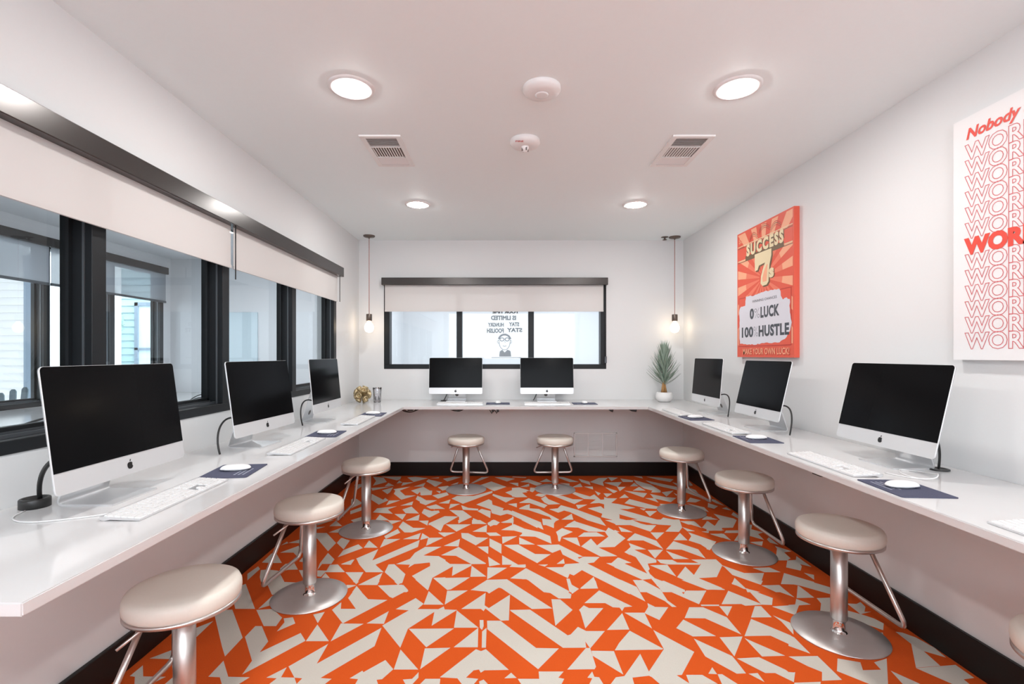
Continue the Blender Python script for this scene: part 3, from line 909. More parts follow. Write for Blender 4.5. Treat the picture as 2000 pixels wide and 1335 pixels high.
mb = MB(); v,f = text_geo('FIRE', .024, offset=.0008); mt = Matrix.Translation((-.062,.045,-.0316)) @ Matrix.Rotation(math.radians(0),4,'Z') @ Matrix.Diagonal((1,-1,1,1)).to_4x4()
# letters face down; readable from below when looking towards the far wall
mt = Matrix.Translation((-.055,-.060,-.034)) @ Matrix.Rotation(PI,4,'X') @ Matrix.Diagonal((1,1,1,1))
mb.faces(v,f,'redtext',False,mt); o = mb.build('lettering', r, recalc=False); tag(o, 'small red FIRE lettering')
# sprinkler
r = empty('sprinkler', (1.615,4.86,ZC)); tag(r, 'small dark ceiling sprinkler beside the right pendant canopy', 'sprinkler')
mb = MB(); mb.lathe([(.036,0),(.036,-.004),(.020,-.008),(.010,-.01),(.008,-.025),(.022,-.027),(.022,-.03),(.0,-.034)], 'socket', 24, caps=False); mb.build('sprinkler_head', r)
# vents
def vent(x0,x1,y0,y1,label):
    cx,cy = (x0+x1)/2,(y0+y1)/2; w,h = (x1-x0)/2,(y1-y0)/2
    r = empty('ceiling_vent', (cx,cy,ZC)); tag(r, label, 'vent', 'square ceiling air vents')
    mb = MB(); b=.028
    mb.box((-w,-h,-.008),(w,-h+b,0),'white'); mb.box((-w,h-b,-.008),(w,h,0),'white')
    mb.box((-w,-h+b,-.008),(-w+b,h-b,0),'white'); mb.box((w-b,-h+b,-.008),(w,h-b,0),'white')
    iy0,iy1 = -h+b, h-b; L = iy1-iy0; s1 = iy0+L*.30; s2 = iy0+L*.70
    for s in (s1,s2): mb.box((-w+b,s-.004,-.009),(w-b,s+.004,0),'white')
    mb.build('vent_frame', r)
    mb = MB(); mb.faces([(-w+b,iy0,-.0008),(w-b,iy0,-.0008),(w-b,iy1,-.0008),(-w+b,iy1,-.0008)],[(0,1,2,3)],'ventgrey'); mb.build('vent_shade_sheet', r)  # grey sheet stands in for the shade inside the duct
    mb = MB()
    for k in range(6):
        y = iy0+.006+k*(s1-iy0-.01)/6
        mb.faces([(-w+b,y,-.0075),(w-b,y,-.0075),(w-b,y+.004,-.001),(-w+b,y+.004,-.001)],[(0,1,2,3)],'white')
        y = iy1-.006-k*(iy1-s2-.01)/6
        mb.faces([(-w+b,y-.013,-.001),(w-b,y-.013,-.001),(w-b,y,-.0078),(-w+b,y,-.0078)],[(0,1,2,3)],'white')
    n = 11
    for k in range(n):
        x = -w+b+.004+k*(2*(w-b)-.006)/n
        mb.faces([(x,s1+.004,-.006),(x,s2-.004,-.006),(x+.0075,s2-.004,-.0075),(x+.0075,s1+.004,-.0075)],[(0,1,2,3)],'white')
    mb.build('vent_slats', r)
vent(-.79,-.565,2.60,3.02,'white louvred ceiling vent on the left side of the ceiling')
vent(.91,1.14,2.60,3.02,'white louvred ceiling vent on the right side of the ceiling')

# pendants
def pendant(x, y, label):
    r = empty('pendant_lamp', (x,y,ZC)); tag(r, label, 'pendant lamp')
    mb = MB(); mb.lathe([(.057,0),(.057,-.008),(.050,-.014),(.008,-.018),(.006,-.030),(0,-.03)], 'socket', 32, caps=False); mb.build('canopy', r)
    mb = MB(); mb.tube([(0,0,-.02),(0,0,-.785)], .003, 'redcord', 8); mb.build('cord', r)
    mb = MB(); mb.lathe([(.0,-.780),(.026,-.782),(.0285,-.786),(.0285,-.846),(.024,-.850),(.0,-.850)], 'socket', 28, caps=False); mb.build('socket', r)
    mb = MB(); mb.lathe([(.016,-.850),(.018,-.862),(.034,-.880),(.045,-.905),(.046,-.925),(.038,-.948),(.030,-.957)], 'bulb', 32, caps=False); bl = mb.build('bulb', r)
    mb = MB(); mb.lathe([(.030,-.957),(.020,-.964),(.0,-.967)], 'bulbfrost', 24, caps=False); tag(mb.build('frosted_tip', bl), 'glowing frosted tip')
    mb = MB()
    pts = []
    for k in range(40):
        a = k/39*2*PI*4; pts.append((.010*math.cos(a), .010*math.sin(a), -.885-.045*k/39))
    mb.tube(pts, .0022, 'filament', 6); mb.build('filament', bl)
    return r
pendant(-1.355,4.805,'bare bulb pendant on a red cord in the left corner')
pendant(1.712,4.85,'bare bulb pendant on a red cord in the right corner above the potted plant')
# ------------------------------------------------------------------ desktop computer
def make_computer(lean):
    r = empty('desktop_computer', (0,0,0))
    tilt = Matrix.Translation((0,0,.078)) @ Matrix.Rotation(math.radians(-lean),4,'X')
    # local frame of the display: x right, y back, z up from the chin's lower edge
    W,H = .528,.360; cz = H/2
    mb = MB()
    front = rrect(W,H,.014,0,cz)
    n = len(front)
    rings = [(1,0,0),(1,.006,0)]
    for k in range(1,9):
        t = k/8; sc = 1-t*.96; dep = .006+.042*(1-(1-t)**2.2); rings.append((sc,dep,0))
    v = []
    for sc,dep,_ in rings:
        for (x,z) in front: v.append((x*sc, dep, cz+(z-cz)*sc))
    f = []
    for j in range(len(rings)-1):
        for i in range(n): f.append((j*n+i, j*n+(i+1)%n, (j+1)*n+(i+1)%n, (j+1)*n+i))
    f.append(tuple(range(n))); f.append(tuple((len(rings)-1)*n+i for i in range(n-1,-1,-1)))
    mb.faces(v, f, 'alu_light', False, tilt)
    for fc in mb.bm.faces:
        if len(fc.verts) == 4: fc.smooth = True
    o = mb.build('housing', r)
    # black glass: from the chin top to the upper edge
    mb = MB(); sc = .001
    g = []
    for (x,z) in rrect(W-2*sc,H-2*sc,.012,0,cz):
        if z > .062: g.append((x,z))
    g = [p for p in g]
    xs = W/2-sc
    g = sorted([p for p in g], key=lambda p: math.atan2(p[1]-.2,p[0]))
    pts = [(-xs,.062),(xs,.062)] + [p for p in rrect(W-2*sc,H-2*sc,.012,0,cz) if p[1] > .25 and p[0] > 0] + [p for p in rrect(W-2*sc,H-2*sc,.012,0,cz) if p[1] > .25 and p[0] < 0]
    mt = tilt @ Matrix.Rotation(PI/2,4,'X')
    mb.prism([(p[0],p[1]) for p in pts], -.0004, .0012, 'screen', mt); mb.build('screen', r)
    # fruit mark: two lobes with a bite, and a leaf
    mb = MB(); s = .0125; ap = []
    for k in range(48):
        a = 2*PI*k/48
        rad = 1 - .16*max(0,math.cos(a-PI/2))**6 - .10*max(0,math.cos(a+PI/2))**10
        x = math.cos(a)*rad*.90; y = math.sin(a)*rad
        dx, dy = x-1.12, y-.12
        d = math.hypot(dx,dy)
        if d < .46: x = 1.12+dx/d*.46; y = .12+dy/d*.46
        ap.append((x*s, .030+y*s-.002))
    mb.prism(ap, .0006, .0011, 'logo', mt)
    lf = []
    for k in range(9):
        t = k/8; lf.append((.02+.42*t+ .10*math.sin(PI*t)*1, 1.0+.62*t-.14*math.sin(PI*t)))
    for k in range(7,0,-1):
        t = k/8; lf.append((.02+.42*t-.16*math.sin(PI*t), 1.0+.62*t+.10*math.sin(PI*t)))
    mb.prism([(x*s*.9,.028+y*s) for x,y in lf], .0006,.0011,'logo',mt)
    mb.build('chin_mark', r)
    # stand: bent plate with the cable hole
    mb = MB(); w = .094
    prof = [(-.016,0),(.150,0),(.160,.004),(.163,.012),(.086,.235)]
    outer = []; th = .006
    path = rounded([(0,-.016,.003),(0,.158,.003),(0,.080,.235)], .02, 6)
    vv = []; 
    for i,p in enumerate(path):
        t = (path[min(i+1,len(path)-1)]-path[max(i-1,0)]).normalized(); nn = Vector((0,-t.z,t.y))*th/2
        vv += [(-w,p.y+nn.y,p.z+nn.z),(w,p.y+nn.y,p.z+nn.z),(w,p.y-nn.y,p.z-nn.z),(-w,p.y-nn.y,p.z-nn.z)]
    ff = []
    for i in range(len(path)-1):
        a=i*4;b=a+4
        for k in range(4): ff.append((a+k,a+(k+1)%4,b+(k+1)%4,b+k))
    ff.append((0,1,2,3)); e=(len(path)-1)*4; ff.append((e+3,e+2,e+1,e))
    mb.faces(vv, ff, 'alu')
    st = mb.build('stand', r)
    mb = MB()
    d = Vector((0,-.078,.232)).normalized(); c = Vector((0,.158,.003))+d*.062
    rot = d.to_track_quat('Y','Z').to_matrix().to_4x4()
    mb.lathe([(0,-.0038),(.017,-.0038),(.017,.0038),(0,.0038)], 'ventgrey', 24, Matrix.Translation(c) @ rot, caps=False)
    tag(mb.build('cable_hole', st), 'round dark cable hole')
    return r
def computer_cable(r, pts, rad=.0045, mat='black'):
    mb = MB(); mb.tube(pts, rad, mat, 8); return mb.build('power_cable', r)

KEYS = []
def key_layout():
    out = []; u = .019; g = .0014; x0 = -.2115
    rows = [(.0435,.0085,[1]*14), (.030,.016,[1]*13+[1.55]), (.0110,.016,[1.55]+[1]*13), (-.008,.016,[1.8]+[1]*11+[1.8]),
            (-.027,.016,[2.35]+[1]*10+[2.3]), (-.046,.016,[1.5,1.1,1.3,5.6,1.3,1.1,1.5])]
    for (y,h,ws) in rows:
        tot = sum(ws); sc = 14.6/tot; x = x0
        for w in ws:
            out.append((x+g, y-h/2, x+w*sc*u-g, y+h/2)); x += w*sc*u
    nx = x0+14.6*u+.004
    for (y,h) in ((.0435,.0085),(.030,.016),(.011,.016)):
        for k in range(3): out.append((nx+k*u+g, y-h/2, nx+(k+1)*u-g, y+h/2))
    out.append((nx+u+g,-.035,nx+2*u-g,-.019))
    for k in range(3): out.append((nx+k*u+g,-.054,nx+(k+1)*u-g,-.038))
    px = nx+3*u+.004; u2 = (.2135-px)/4
    for (y,h) in ((.0435,.0085),(.030,.016),(.011,.016),(-.008,.016)):
        for k in range(4): out.append((px+k*u2+g, y-h/2, px+(k+1)*u2-g, y+h/2))
    for k in range(3): out.append((px+k*u2+g,-.035,px+(k+1)*u2-g,-.019))
    out.append((px+3*u2+g,-.054,px+4*u2-g,-.019))
    out.append((px+g,-.054,px+2*u2-g,-.038)); out.append((px+2*u2+g,-.054,px+3*u2-g,-.038))
    return out
def make_keyboard(detail):
    r = empty('keyboard', (0,0,0))
    mb = MB(); hw,hd = .2155,.057
    # wedge: thin at the front, rounded rear foot
    pr = [(-hd,.001),(-hd,.006),(hd,.0125),(hd,.004),(hd-.012,0),(hd-.03,.004)]
    v = [(-hw,y,z) for y,z in pr]+[(hw,y,z) for y,z in pr]; n=len(pr)
    mb.faces(v,[tuple(range(n)),tuple(range(2*n-1,n-1,-1))]+[(i,i+n,(i+1)%n+n,(i+1)%n) for i in range(n)],'alu')
    bmesh.ops.bevel(mb.bm, geom=[e for e in mb.bm.edges if e.calc_face_angle(0)>.6], offset=.0012, segments=1, affect='EDGES')
    mb.build('keyboard_body', r)
    ks = sorted(key_layout(), key=lambda k: (k[3]-k[1]))      # the half-height function keys first
    sl = (.0125-.006)/(2*hd)
    def add(mb,k):
        x0,y0,x1,y1 = k
        z = lambda y: .006+(y+hd)*sl
        v = [(x0,y0,z(y0)),(x1,y0,z(y0)),(x1,y1,z(y1)),(x0,y1,z(y1))]
        i=.0007; t=.0028
        v += [(x0+i,y0+i,z(y0)+t),(x1-i,y0+i,z(y0)+t),(x1-i,y1-i,z(y1)+t),(x0+i,y1-i,z(y1)+t)]
        mb.faces(v,[(4,5,6,7),(0,1,5,4),(1,2,6,5),(2,3,7,6),(3,0,4,7)],'key')
    if detail:
        extra = ks[:len(ks)-100] if len(ks) > 100 else []
        for k in ks[len(extra):]:
            mb = MB(); add(mb,k); mb.build('key', r)
        if extra:
            mb = MB(); [add(mb,k) for k in extra]; tag(mb.build('key', r), kind='stuff')
    else:
        mb = MB(); [add(mb,k) for k in ks]; mb.build('keycaps', r)
    return r
def make_mouse():
    r = empty('computer_mouse', (0,0,0))
    def blob(mb, a, b, z0, h, mat):
        nu, nv = 28, 8; v=[]; f=[]
        for j in range(nv+1):
            t = j/nv*PI/2
            for i in range(nu):
                an = 2*PI*i/nu; c,s = math.cos(an), math.sin(an)
                rx = a*math.copysign(abs(c)**.8,c); ry = b*math.copysign(abs(s)**.8,s)
                v.append((rx*math.cos(t)**.6 if j<nv else 0, ry*math.cos(t)**.6 if j<nv else 0, z0+h*math.sin(t)))
        for j in range(nv):
            for i in range(nu): f.append((j*nu+i,j*nu+(i+1)%nu,(j+1)*nu+(i+1)%nu,(j+1)*nu+i))
        f.append(tuple(range(nu-1,-1,-1)))
        mb.faces(v,f,mat,True); bmesh.ops.remove_doubles(mb.bm, verts=mb.bm.verts[:], dist=1e-6)
    mb = MB(); mb.lathe([(.8,0),(1,.006)], 'alu', 28, Matrix.Diagonal((.0265,.052,1,1)), caps=True); mb.build('mouse_base', r)
    mb = MB(); blob(mb,.029,.0565,.006,.017,'mouse'); mb.build('mouse_shell', r)
    return r
def make_pad():
    r = empty('mouse_mat', (0,0,0))
    mb = MB(); mb.prism(rrect(.225,.178,.008), 0, .003, 'pad'); mb.build('mat_sheet', r)
    mb = MB()
    rnd = random.Random(3)
    for j in range(3):
        x = -.075
        while x < .02:
            w = rnd.uniform(.004,.010); y=-.065+j*.016
            mb.faces([(x,y,.0034),(x+w,y,.0034),(x+w,y+.007,.0034),(x,y+.007,.0034)],[(0,1,2,3)],'padprint'); x += w+.003
    mb.build('pale_print', r)
    return r

def place(r, x, y, z, rz, label, group=None, cat=None, name=None):
    r.location = (x,y,z); r.rotation_euler = (0,0,rz); tag(r, label, cat, group); return r
LEANS = [7.6, 8, 5.5, 6, 6, 4.8, 13, 13]      # each display is tipped back by its own angle
LEFT, RIGHT = PI/2, -PI/2     # facing into the room from the left / right wall
# (x of screen foot line, y centre, rotation, label)
comps = [(-1.225,1.578,LEFT, 'largest-looking desktop computer, nearest the camera on the left worktop'),
         (-1.221,2.485,LEFT+math.radians(-5), 'middle one of the three desktop computers on the left worktop'),
         (-1.240,3.39,LEFT, 'farthest of the three desktop computers on the left worktop'),
         (-.488,4.765,0, 'left one of the two desktop computers facing the camera'),
         (.418,4.765,0, 'right one of the two desktop computers facing the camera'),
         (1.590,3.835,RIGHT, 'farthest desktop computer on the right worktop, beside the potted plant'),
         (1.565,3.02,RIGHT, 'desktop computer directly below the red poster on the right worktop'),
         (1.592,2.05,RIGHT, 'desktop computer nearest the camera on the right worktop')]
croots = []
for i,(x,y,a,l) in enumerate(comps):
    r = make_computer(LEANS[i])
    croots.append(place(r, x, y, TOP, a, l, 'desktop computers', 'computer'))
# power cables from the rear of the display to the desk
def loc(r, p):   # world point -> the computer's frame
    m = Matrix.Translation(r.location) @ Matrix.Rotation(r.rotation_euler.z,4,'Z'); return m.inverted() @ Vector(p)
for i,r in enumerate(croots):
    if i == 0: e = Vector((-.078,.224,.02)); mid = (-.10,.215,.11)
    elif i in (1,2): e = Vector((-.272,.07,.008)); mid = (-.285,.09,.10)
    elif i in (3,4): e = Vector((-.13,.10,.006)); mid = (-.09,.12,.06)
    elif i in (5,6): e = Vector((.275,.06,.008)); mid = (.30,.07,.13)
    else: e = Vector((.095,.17,.006)); mid = (.11,.165,.07)
    s = Vector((-.12 if i==0 else -.16 if i<3 else (.13 if i==7 else .16) if i > 4 else -.05, .055, .16 if i not in (3,4) else .14))
    computer_cable(r, bez(s, (s.x*1.35,.11,.19), mid, e, 18), .0065 if i==0 else .0045)
# black grommets in the worktop
def grommet(x,y,h,label, rad=.036):
    mb = MB(); mb.lathe([(rad-.004,0),(rad,0),(rad,h*.9),(rad-.002,h),(rad-.008,h),(rad-.010,h*.6),(0,h*.6)], 'black', 28, caps=False)
    o = mb.build('cable_grommet', loc=(x,y,TOP)); tag(o, label, 'cable grommet')
p0 = croots[0].location
grommet(-1.445,1.48,.028,'black round cable grommet beside the nearest left computer', .038)
grommet(1.762,1.955,.006,'flat black round cable grommet beside the nearest right computer', .036)
grommet(-.62,4.865,.006,'small black cable grommet below the left far computer', .028)

kb_d = make_keyboard(True); kb_s = make_keyboard(False)
kbs = [(-1.083,1.568,LEFT,1,'keyboard nearest the camera on the left worktop'),
       (-1.05,2.45,LEFT,0,'middle keyboard on the left worktop, between two mouse mats'),
       (-1.03,3.40,LEFT,0,'farthest keyboard on the left worktop, by the corner mouse mat'),
       (-.424,4.57,0,0,'left far keyboard in front of the left computer facing the camera'),
       (.40,4.57,0,0,'right far keyboard in front of the right computer facing the camera'),
       (1.39,3.87,RIGHT,0,'farthest keyboard on the right worktop, nearest the potted plant'),
       (1.385,3.03,RIGHT,0,'keyboard below the red poster on the right worktop'),
       (1.385,2.05,RIGHT,1,'keyboard in front of the nearest computer on the right worktop'),
       (1.395,1.12,RIGHT,1,'partly cropped keyboard at the right edge of the picture')]
usd = set()
for x,y,a,d,l in kbs:
    src = kb_d if d else kb_s
    r = src if d not in usd else copy_tree(src); usd.add(d)
    place(r, x, y, TOP, a, l, 'full-size white keyboards', 'keyboard')
mouse0 = make_mouse(); pad0 = make_pad()
pads = [(-1.085,1.93,LEFT+.12,0,'slate mouse mat nearest the camera on the left worktop','white mouse on the nearest left mouse mat'),
        (-1.05,2.83,LEFT+.05,0,'middle slate mouse mat on the left worktop','white mouse on the middle left mouse mat'),
        (-1.03,3.75,LEFT+.05,0,'slate mouse mat at the far end of the left worktop','white mouse on the farthest left mouse mat'),
        (-.065,4.59,0,0,'slate mouse mat between the two computers facing the camera','white mouse between the two far keyboards'),
        (.76,4.59,0,0,'slate mouse mat right of the two computers facing the camera','white mouse right of the right far keyboard'),
        (1.40,3.53,RIGHT+.05,0,'slate mouse mat farthest along the right worktop','white mouse on the farthest right mouse mat'),
        (1.39,2.65,RIGHT-.05,0,'slate mouse mat below the red poster','white mouse on the mat below the red poster'),
        (1.395,1.68,RIGHT-.06,0,'slate blue mouse mat nearest the camera on the right worktop','white mouse on the nearest right mouse mat')]
for i,(x,y,a,_,l,ml) in enumerate(pads):
    r = pad0 if i == 0 else copy_tree(pad0); place(r, x, y, TOP, a, l, 'slate mouse mats', 'mouse mat')
    q = mouse0 if i == 0 else copy_tree(mouse0); place(q, x, y+.01, TOP+.003, a + (.1 if i in (0,7) else 0), ml, 'white computer mice', 'mouse')

# loose white cables on the worktop
def wcable(pts, label, rad=.002):
    mb = MB(); 
    out=[]
    for k in range(0,len(pts)-3,3): out += bez(*pts[k:k+4])[(1 if k else 0):]
    mb.tube([(p[0],p[1],TOP+rad+.0003+(p[2] if len(p)>2 else 0)) for p in out], rad, 'cable_white', 6)
    tag(mb.build('white_cable'), label, 'cable')
wcable([(1.50,1.90,0),(1.52,1.82,0),(1.58,1.74,.0),(1.62,1.80,.02),(1.66,1.88,0),(1.655,1.93,0),(1.60,1.95,0),(1.55,1.90,0),(1.54,1.86,0),(1.56,1.80,0)],'coiled white cable in front of the nearest right computer')
wcable([(-1.15,1.42,0),(-1.19,1.38,0),(-1.24,1.36,0),(-1.30,1.34,0),(-1.36,1.33,0),(-1.42,1.36,0),(-1.43,1.435,0)],'white cable trailing to the grommet behind the nearest left keyboard')

# ------------------------------------------------------------------ stools
def make_stool():
    r = empty('bar_stool', (0,0,0))
    mb = MB(); mb.lathe([(0,.492),(.10,.494),(.150,.493),(.163,.487),(.169,.474),(.170,.458),(.168,.444),(.164,.438),(0,.438)], 'seat', 56, caps=False); mb.build('seat', r)
    mb = MB(); mb.lathe([(0,.438),(.168,.438),(.168,.426),(.160,.422),(0,.422)], 'steel', 56, caps=False); mb.build('seat_plate', r)
    mb = MB(); mb.lathe([(0,.422),(.033,.422),(.033,.072),(.031,.068),(0,.068)], 'steel', 28, caps=False); mb.build('column', r)
    mb = MB(); mb.lathe([(.0245,.069),(.0245,.024),(.029,.018),(.034,.012),(.036,.008)], 'chrome', 28, caps=False); mb.build('lower_tube', r)
    mb = MB(); mb.lathe([(0,0),(.186,0),(.188,.003),(.186,.006),(.12,.010),(.03,.013),(0,.013)], 'steel_base', 64, caps=False); mb.build('base', r)
    # hanging foot loop on the wall side (+y)
    mb = MB(); pts = rounded([(-.075,.075,.424),(-.19,.150,.125),(.19,.150,.125),(.075,.075,.424)], .045, 7)
    mb.tube(pts, .0095, 'steel', 12); mb.build('footrest', r)
    mb = MB(); mb.tube([(-.03,.03,.415),(-.10,.06,.405),(-.165,.10,.372)], .0045, 'steel', 8); mb.build('height_lever', r)
    return r
st0 = make_stool()
stools = [(-1.068,1.605,LEFT+.05,'nearest bar stool on the left, partly cut off by the picture edge'),
          (-1.016,2.506,LEFT-.08,'second bar stool from the camera along the left worktop'),
          (-.995,3.455,LEFT,'third bar stool from the camera along the left worktop'),
          (-.360,4.475,-.12,'left one of the two bar stools at the far worktop'),
          (.467,4.475,.03,'right one of the two bar stools at the far worktop'),
          (1.413,3.85,RIGHT+.1,'farthest bar stool along the right worktop'),
          (1.508,3.035,RIGHT,'bar stool on the right below the red poster'),
          (1.503,2.165,RIGHT,'bar stool on the right with its whole base in view, nearest the camera'),
          (1.575,1.27,RIGHT,'bar stool cropped by the lower right corner of the picture')]
for i,(x,y,a,l) in enumerate(stools):
    r = st0 if i == 0 else copy_tree(st0); place(r, x, y, 0, a, l, 'round cream bar stools', 'stool')

# ------------------------------------------------------------------ plant
r = empty('potted_plant', (1.582,4.78,TOP)); tag(r, 'spiky grey-green potted plant in a white bowl in the right corner', 'plant')
mb = MB(); mb.lathe([(.045,0),(.062,.006),(.078,.030),(.081,.055),(.076,.082),(.068,.096),(.064,.096),(.060,.088),(.0,.086)], 'pot', 40, caps=True); pt = mb.build('pot', r)
mb = MB(); mb.lathe([(.0615,.0885),(.03,.091),(0,.093)], 'soil', 24, caps=False); mb.build('soil', pt)
mb = MB(); mb.tube([(-.012,0,.088),(-.010,0,.15),(-.004,.0,.21)], [.020,.013,.010], 'trunk', 10); mb.tube([(.016,0,.088),(.010,.004,.15),(.002,.0,.20)], [.014,.010,.008], 'trunk', 10); mb.build('trunk', r)
mb = MB(); rnd = random.Random(11)
mb.tube([(-.002,0,.19),(.0,0,.32),(.002,0,.45)], [.008,.006,.003], 'leaf', 8)
for k in range(120):
    t = k/119; z0 = .165+.285*t; a = k*2.39996; L = .215*(1-.42*t)*rnd.uniform(.85,1.1)
    el = math.radians(18+50*t+rnd.uniform(-6,6)); d = Vector((math.cos(a),math.sin(a),0)); s = Vector((-d.y,d.x,0))
    pts = []; nseg = 6
    for j in range(nseg+1):
        q = j/nseg; hor = L*q*math.cos(el)*(.86); ver = L*q*math.sin(el)*1.0+ .05*q*q
        pts.append(d*hor+Vector((0,0,z0+ver)))
    v=[]; f=[]
    for j,p in enumerate(pts):
        q=j/nseg; w=.0092*(math.sin(PI*min(1,.15+.85*q))**.7 if q<1 else 0)+.0003
        v += [tuple(p-s*w+Vector((0,0,.001))),tuple(p+Vector((0,0,-.0012))),tuple(p+s*w+Vector((0,0,.001)))]
    for j in range(nseg):
        a0=j*3; f += [(a0,a0+1,a0+4,a0+3),(a0+1,a0+2,a0+5,a0+4)]
    mb.faces(v,f,'leaf',True)
mb.build('foliage', r, recalc=False)

# gold ornament
r = empty('gold_ornament', (-1.372,4.64,TOP)); tag(r, 'antique gold cluster ornament of scalloped discs in the left corner', 'ornament')
mb = MB(); c = Vector((0,0,.083))
dirs = []
for k in range(14):
    z = 1-2*(k+.5)/14; a = k*2.39996+.3; rr = math.sqrt(1-z*z); dirs.append(Vector((rr*math.cos(a),rr*math.sin(a),z)))
for d in dirs:
    m = Matrix.Translation(c) @ d.to_track_quat('Z','Y').to_matrix().to_4x4()
    prof = [(.008,.0),(.011,.040),(.024,.060),(.027,.070),(.027,.080),(.023,.082),(.019,.074),(.008,.058),(0,.056)]
    v=[]; f=[]; n=24
    for (q,z) in prof:
        for i in range(n):
            an=2*PI*i/n; k=1+.06*math.cos(8*an) if q>.015 else 1; v.append((q*k*math.cos(an),q*k*math.sin(an),z))
    for j in range(len(prof)-1):
        for i in range(n): f.append((j*n+i,j*n+(i+1)%n,(j+1)*n+(i+1)%n,(j+1)*n+i))
    mb.faces(v,f,'gold',True,m)
o = mb.build('disc_cluster', r)
zmin = min(v.co.z for v in o.data.vertices)
for v in o.data.vertices: v.co.z -= zmin
# clear tumbler
r = empty('glass_tumbler', (-1.252,4.72,TOP)); tag(r, 'clear ribbed glass tumbler beside the gold ornament', 'glass')
mb = MB(); v=[]; f=[]; n=48
prof=[(0,.002),(.030,.001),(.034,.004),(.042,.125),(.0425,.142),(.039,.142),(.037,.125),(.030,.012),(0,.010)]
for (q,z) in prof:
    for i in range(n):
        an=2*PI*i/n; k=1+.03*math.cos(12*an); v.append((q*k*math.cos(an),q*k*math.sin(an),z+(.005*math.cos(12*an) if z>.13 else 0)))
for j in range(len(prof)-1):
    for i in range(n): f.append((j*n+i,j*n+(i+1)%n,(j+1)*n+(i+1)%n,(j+1)*n+i))
mb.faces(v,f,'clear',True); mb.build('tumbler_body', r)

# ------------------------------------------------------------------ posters on the right wall
TH_P = .035; XP = XR-TH_P-.0003
# sheet frame: u runs from the far end towards the camera, v up, w out of the wall
def sheet(y_far, z0): return Matrix(((0,0,-1,XP),(-1,0,0,y_far),(0,1,0,z0),(0,0,0,1)))
mb = MB(); W,H = .738,.954
mt = sheet(3.768,1.236)
mb.box((0,0,-TH_P),(W,H,0),'coral',0,1,mt)
def quad(pts, mat, d): mb.faces([(p[0],p[1],d) for p in pts],[tuple(range(len(pts)))],mat,False,mt)
def clip_poly(poly, x0,x1,y0,y1):
    def cut(ps, f, inter):
        out=[]
        for i in range(len(ps)):
            a,b=ps[i-1],ps[i]
            if f(b):
                if not f(a): out.append(inter(a,b))
                out.append(b)
            elif f(a): out.append(inter(a,b))
        return out
    def ix(c): return lambda a,b:(c,a[1]+(b[1]-a[1])*(c-a[0])/(b[0]-a[0]))
    def iy(c): return lambda a,b:(a[0]+(b[0]-a[0])*(c-a[1])/(b[1]-a[1]),c)
    for f,it in ((lambda p:p[0]>=x0,ix(x0)),(lambda p:p[0]<=x1,ix(x1)),(lambda p:p[1]>=y0,iy(y0)),(lambda p:p[1]<=y1,iy(y1))):
        if not poly: return poly
        poly = cut(poly,f,it)
    return poly
cx,cy = .375,.56
for k in range(18):
    a0 = 2*PI*k/18+.06; a1 = a0+2*PI/36
    for (mat,r0,r1,d) in (('salmon',.05,1.2,.0004),('peach',.24,1.2,.0007)):
        p = clip_poly([(cx+r0*math.cos(a0),cy+r0*math.sin(a0)),(cx+r1*math.cos(a0),cy+r1*math.sin(a0)),(cx+r1*math.cos(a1),cy+r1*math.sin(a1)),(cx+r0*math.cos(a1),cy+r0*math.sin(a1))],.012,W-.012,.09,H-.012)
        if len(p) > 2: quad(p,mat,d)
quad([(.012,.735),(W-.012,.735),(W-.012,.835),(.012,.835)],'coral',.001)
for y in (.722,.735,.832,.845):
    quad([(.012,y),(W-.012,y),(W-.012,y+.005),(.012,y+.005)],'brown' if y in (.722,.832) else 'sand',.0013)
quad([(.13,.725),(.63,.725),(.63,.76),(.13,.76)],'brown',.0015)
# scroll ornament over the title
for (a,b,c2) in ((.19,.30,.86),(.32,.46,.885),(.47,.60,.865)):
    for j in range(3):
        pts = [(a+(b-a)*t, c2+.028*math.sin(PI*t)+j*.013-.01*abs(t-.5)) for t in [q/10 for q in range(11)]]
        quad(pts+[(p[0],p[1]-.004) for p in reversed(pts)],'brown' if j%2 else 'coral_dk',.0013+j*.0002)
fit_text(mb,'SUCCESS',.148,.636,.745,.838,.0019,'brown',mt,offset=.10,spacing=1.25)
fit_text(mb,'SUCCESS',.145,.628,.752,.842,.0023,'sand',mt,offset=.055,spacing=1.25)
seven = [(.265,.745),(.485,.745),(.485,.70),(.462,.64),(.452,.57),(.450,.525),(.425,.505),(.370,.503),(.345,.525),(.352,.575),(.375,.62),(.405,.662),(.325,.655),(.305,.625),(.268,.625)]
quad([(x+.014,y-.010) for x,y in seven],'brown',.0016); quad(seven,'sand',.0026)
quad([(.375,.530),(.425,.530),(.432,.60),(.44,.645),(.425,.645),(.39,.60),(.372,.56)],'peach',.003)
fit_text(mb,'s',.462,.522,.540,.606,.0018,'brown',mt,offset=.09); fit_text(mb,'s',.455,.515,.545,.612,.0024,'sand',mt,offset=.05)
fit_text(mb,'$5',.030,.085,.868,.912,.0018,'peach',mt,offset=.01)
quad([(.028,.078),(.712,.078),(.712,.452),(.028,.452)],'coral_dk',.0012); quad([(.034,.084),(.706,.084),(.706,.446),(.034,.446)],'coral',.0015)
rnd = random.Random(5); rag = []
key = [(.045,.10),(.25,.092),(.45,.10),(.58,.10),(.62,.12),(.66,.13),(.70,.17),(.72,.22),(.70,.27),(.695,.33),(.70,.37),(.66,.385),(.62,.38),(.60,.41),(.585,.455),(.40,.46),(.25,.45),(.14,.455),(.13,.42),(.125,.385),(.06,.385),(.035,.36),(.04,.28),(.035,.18)]
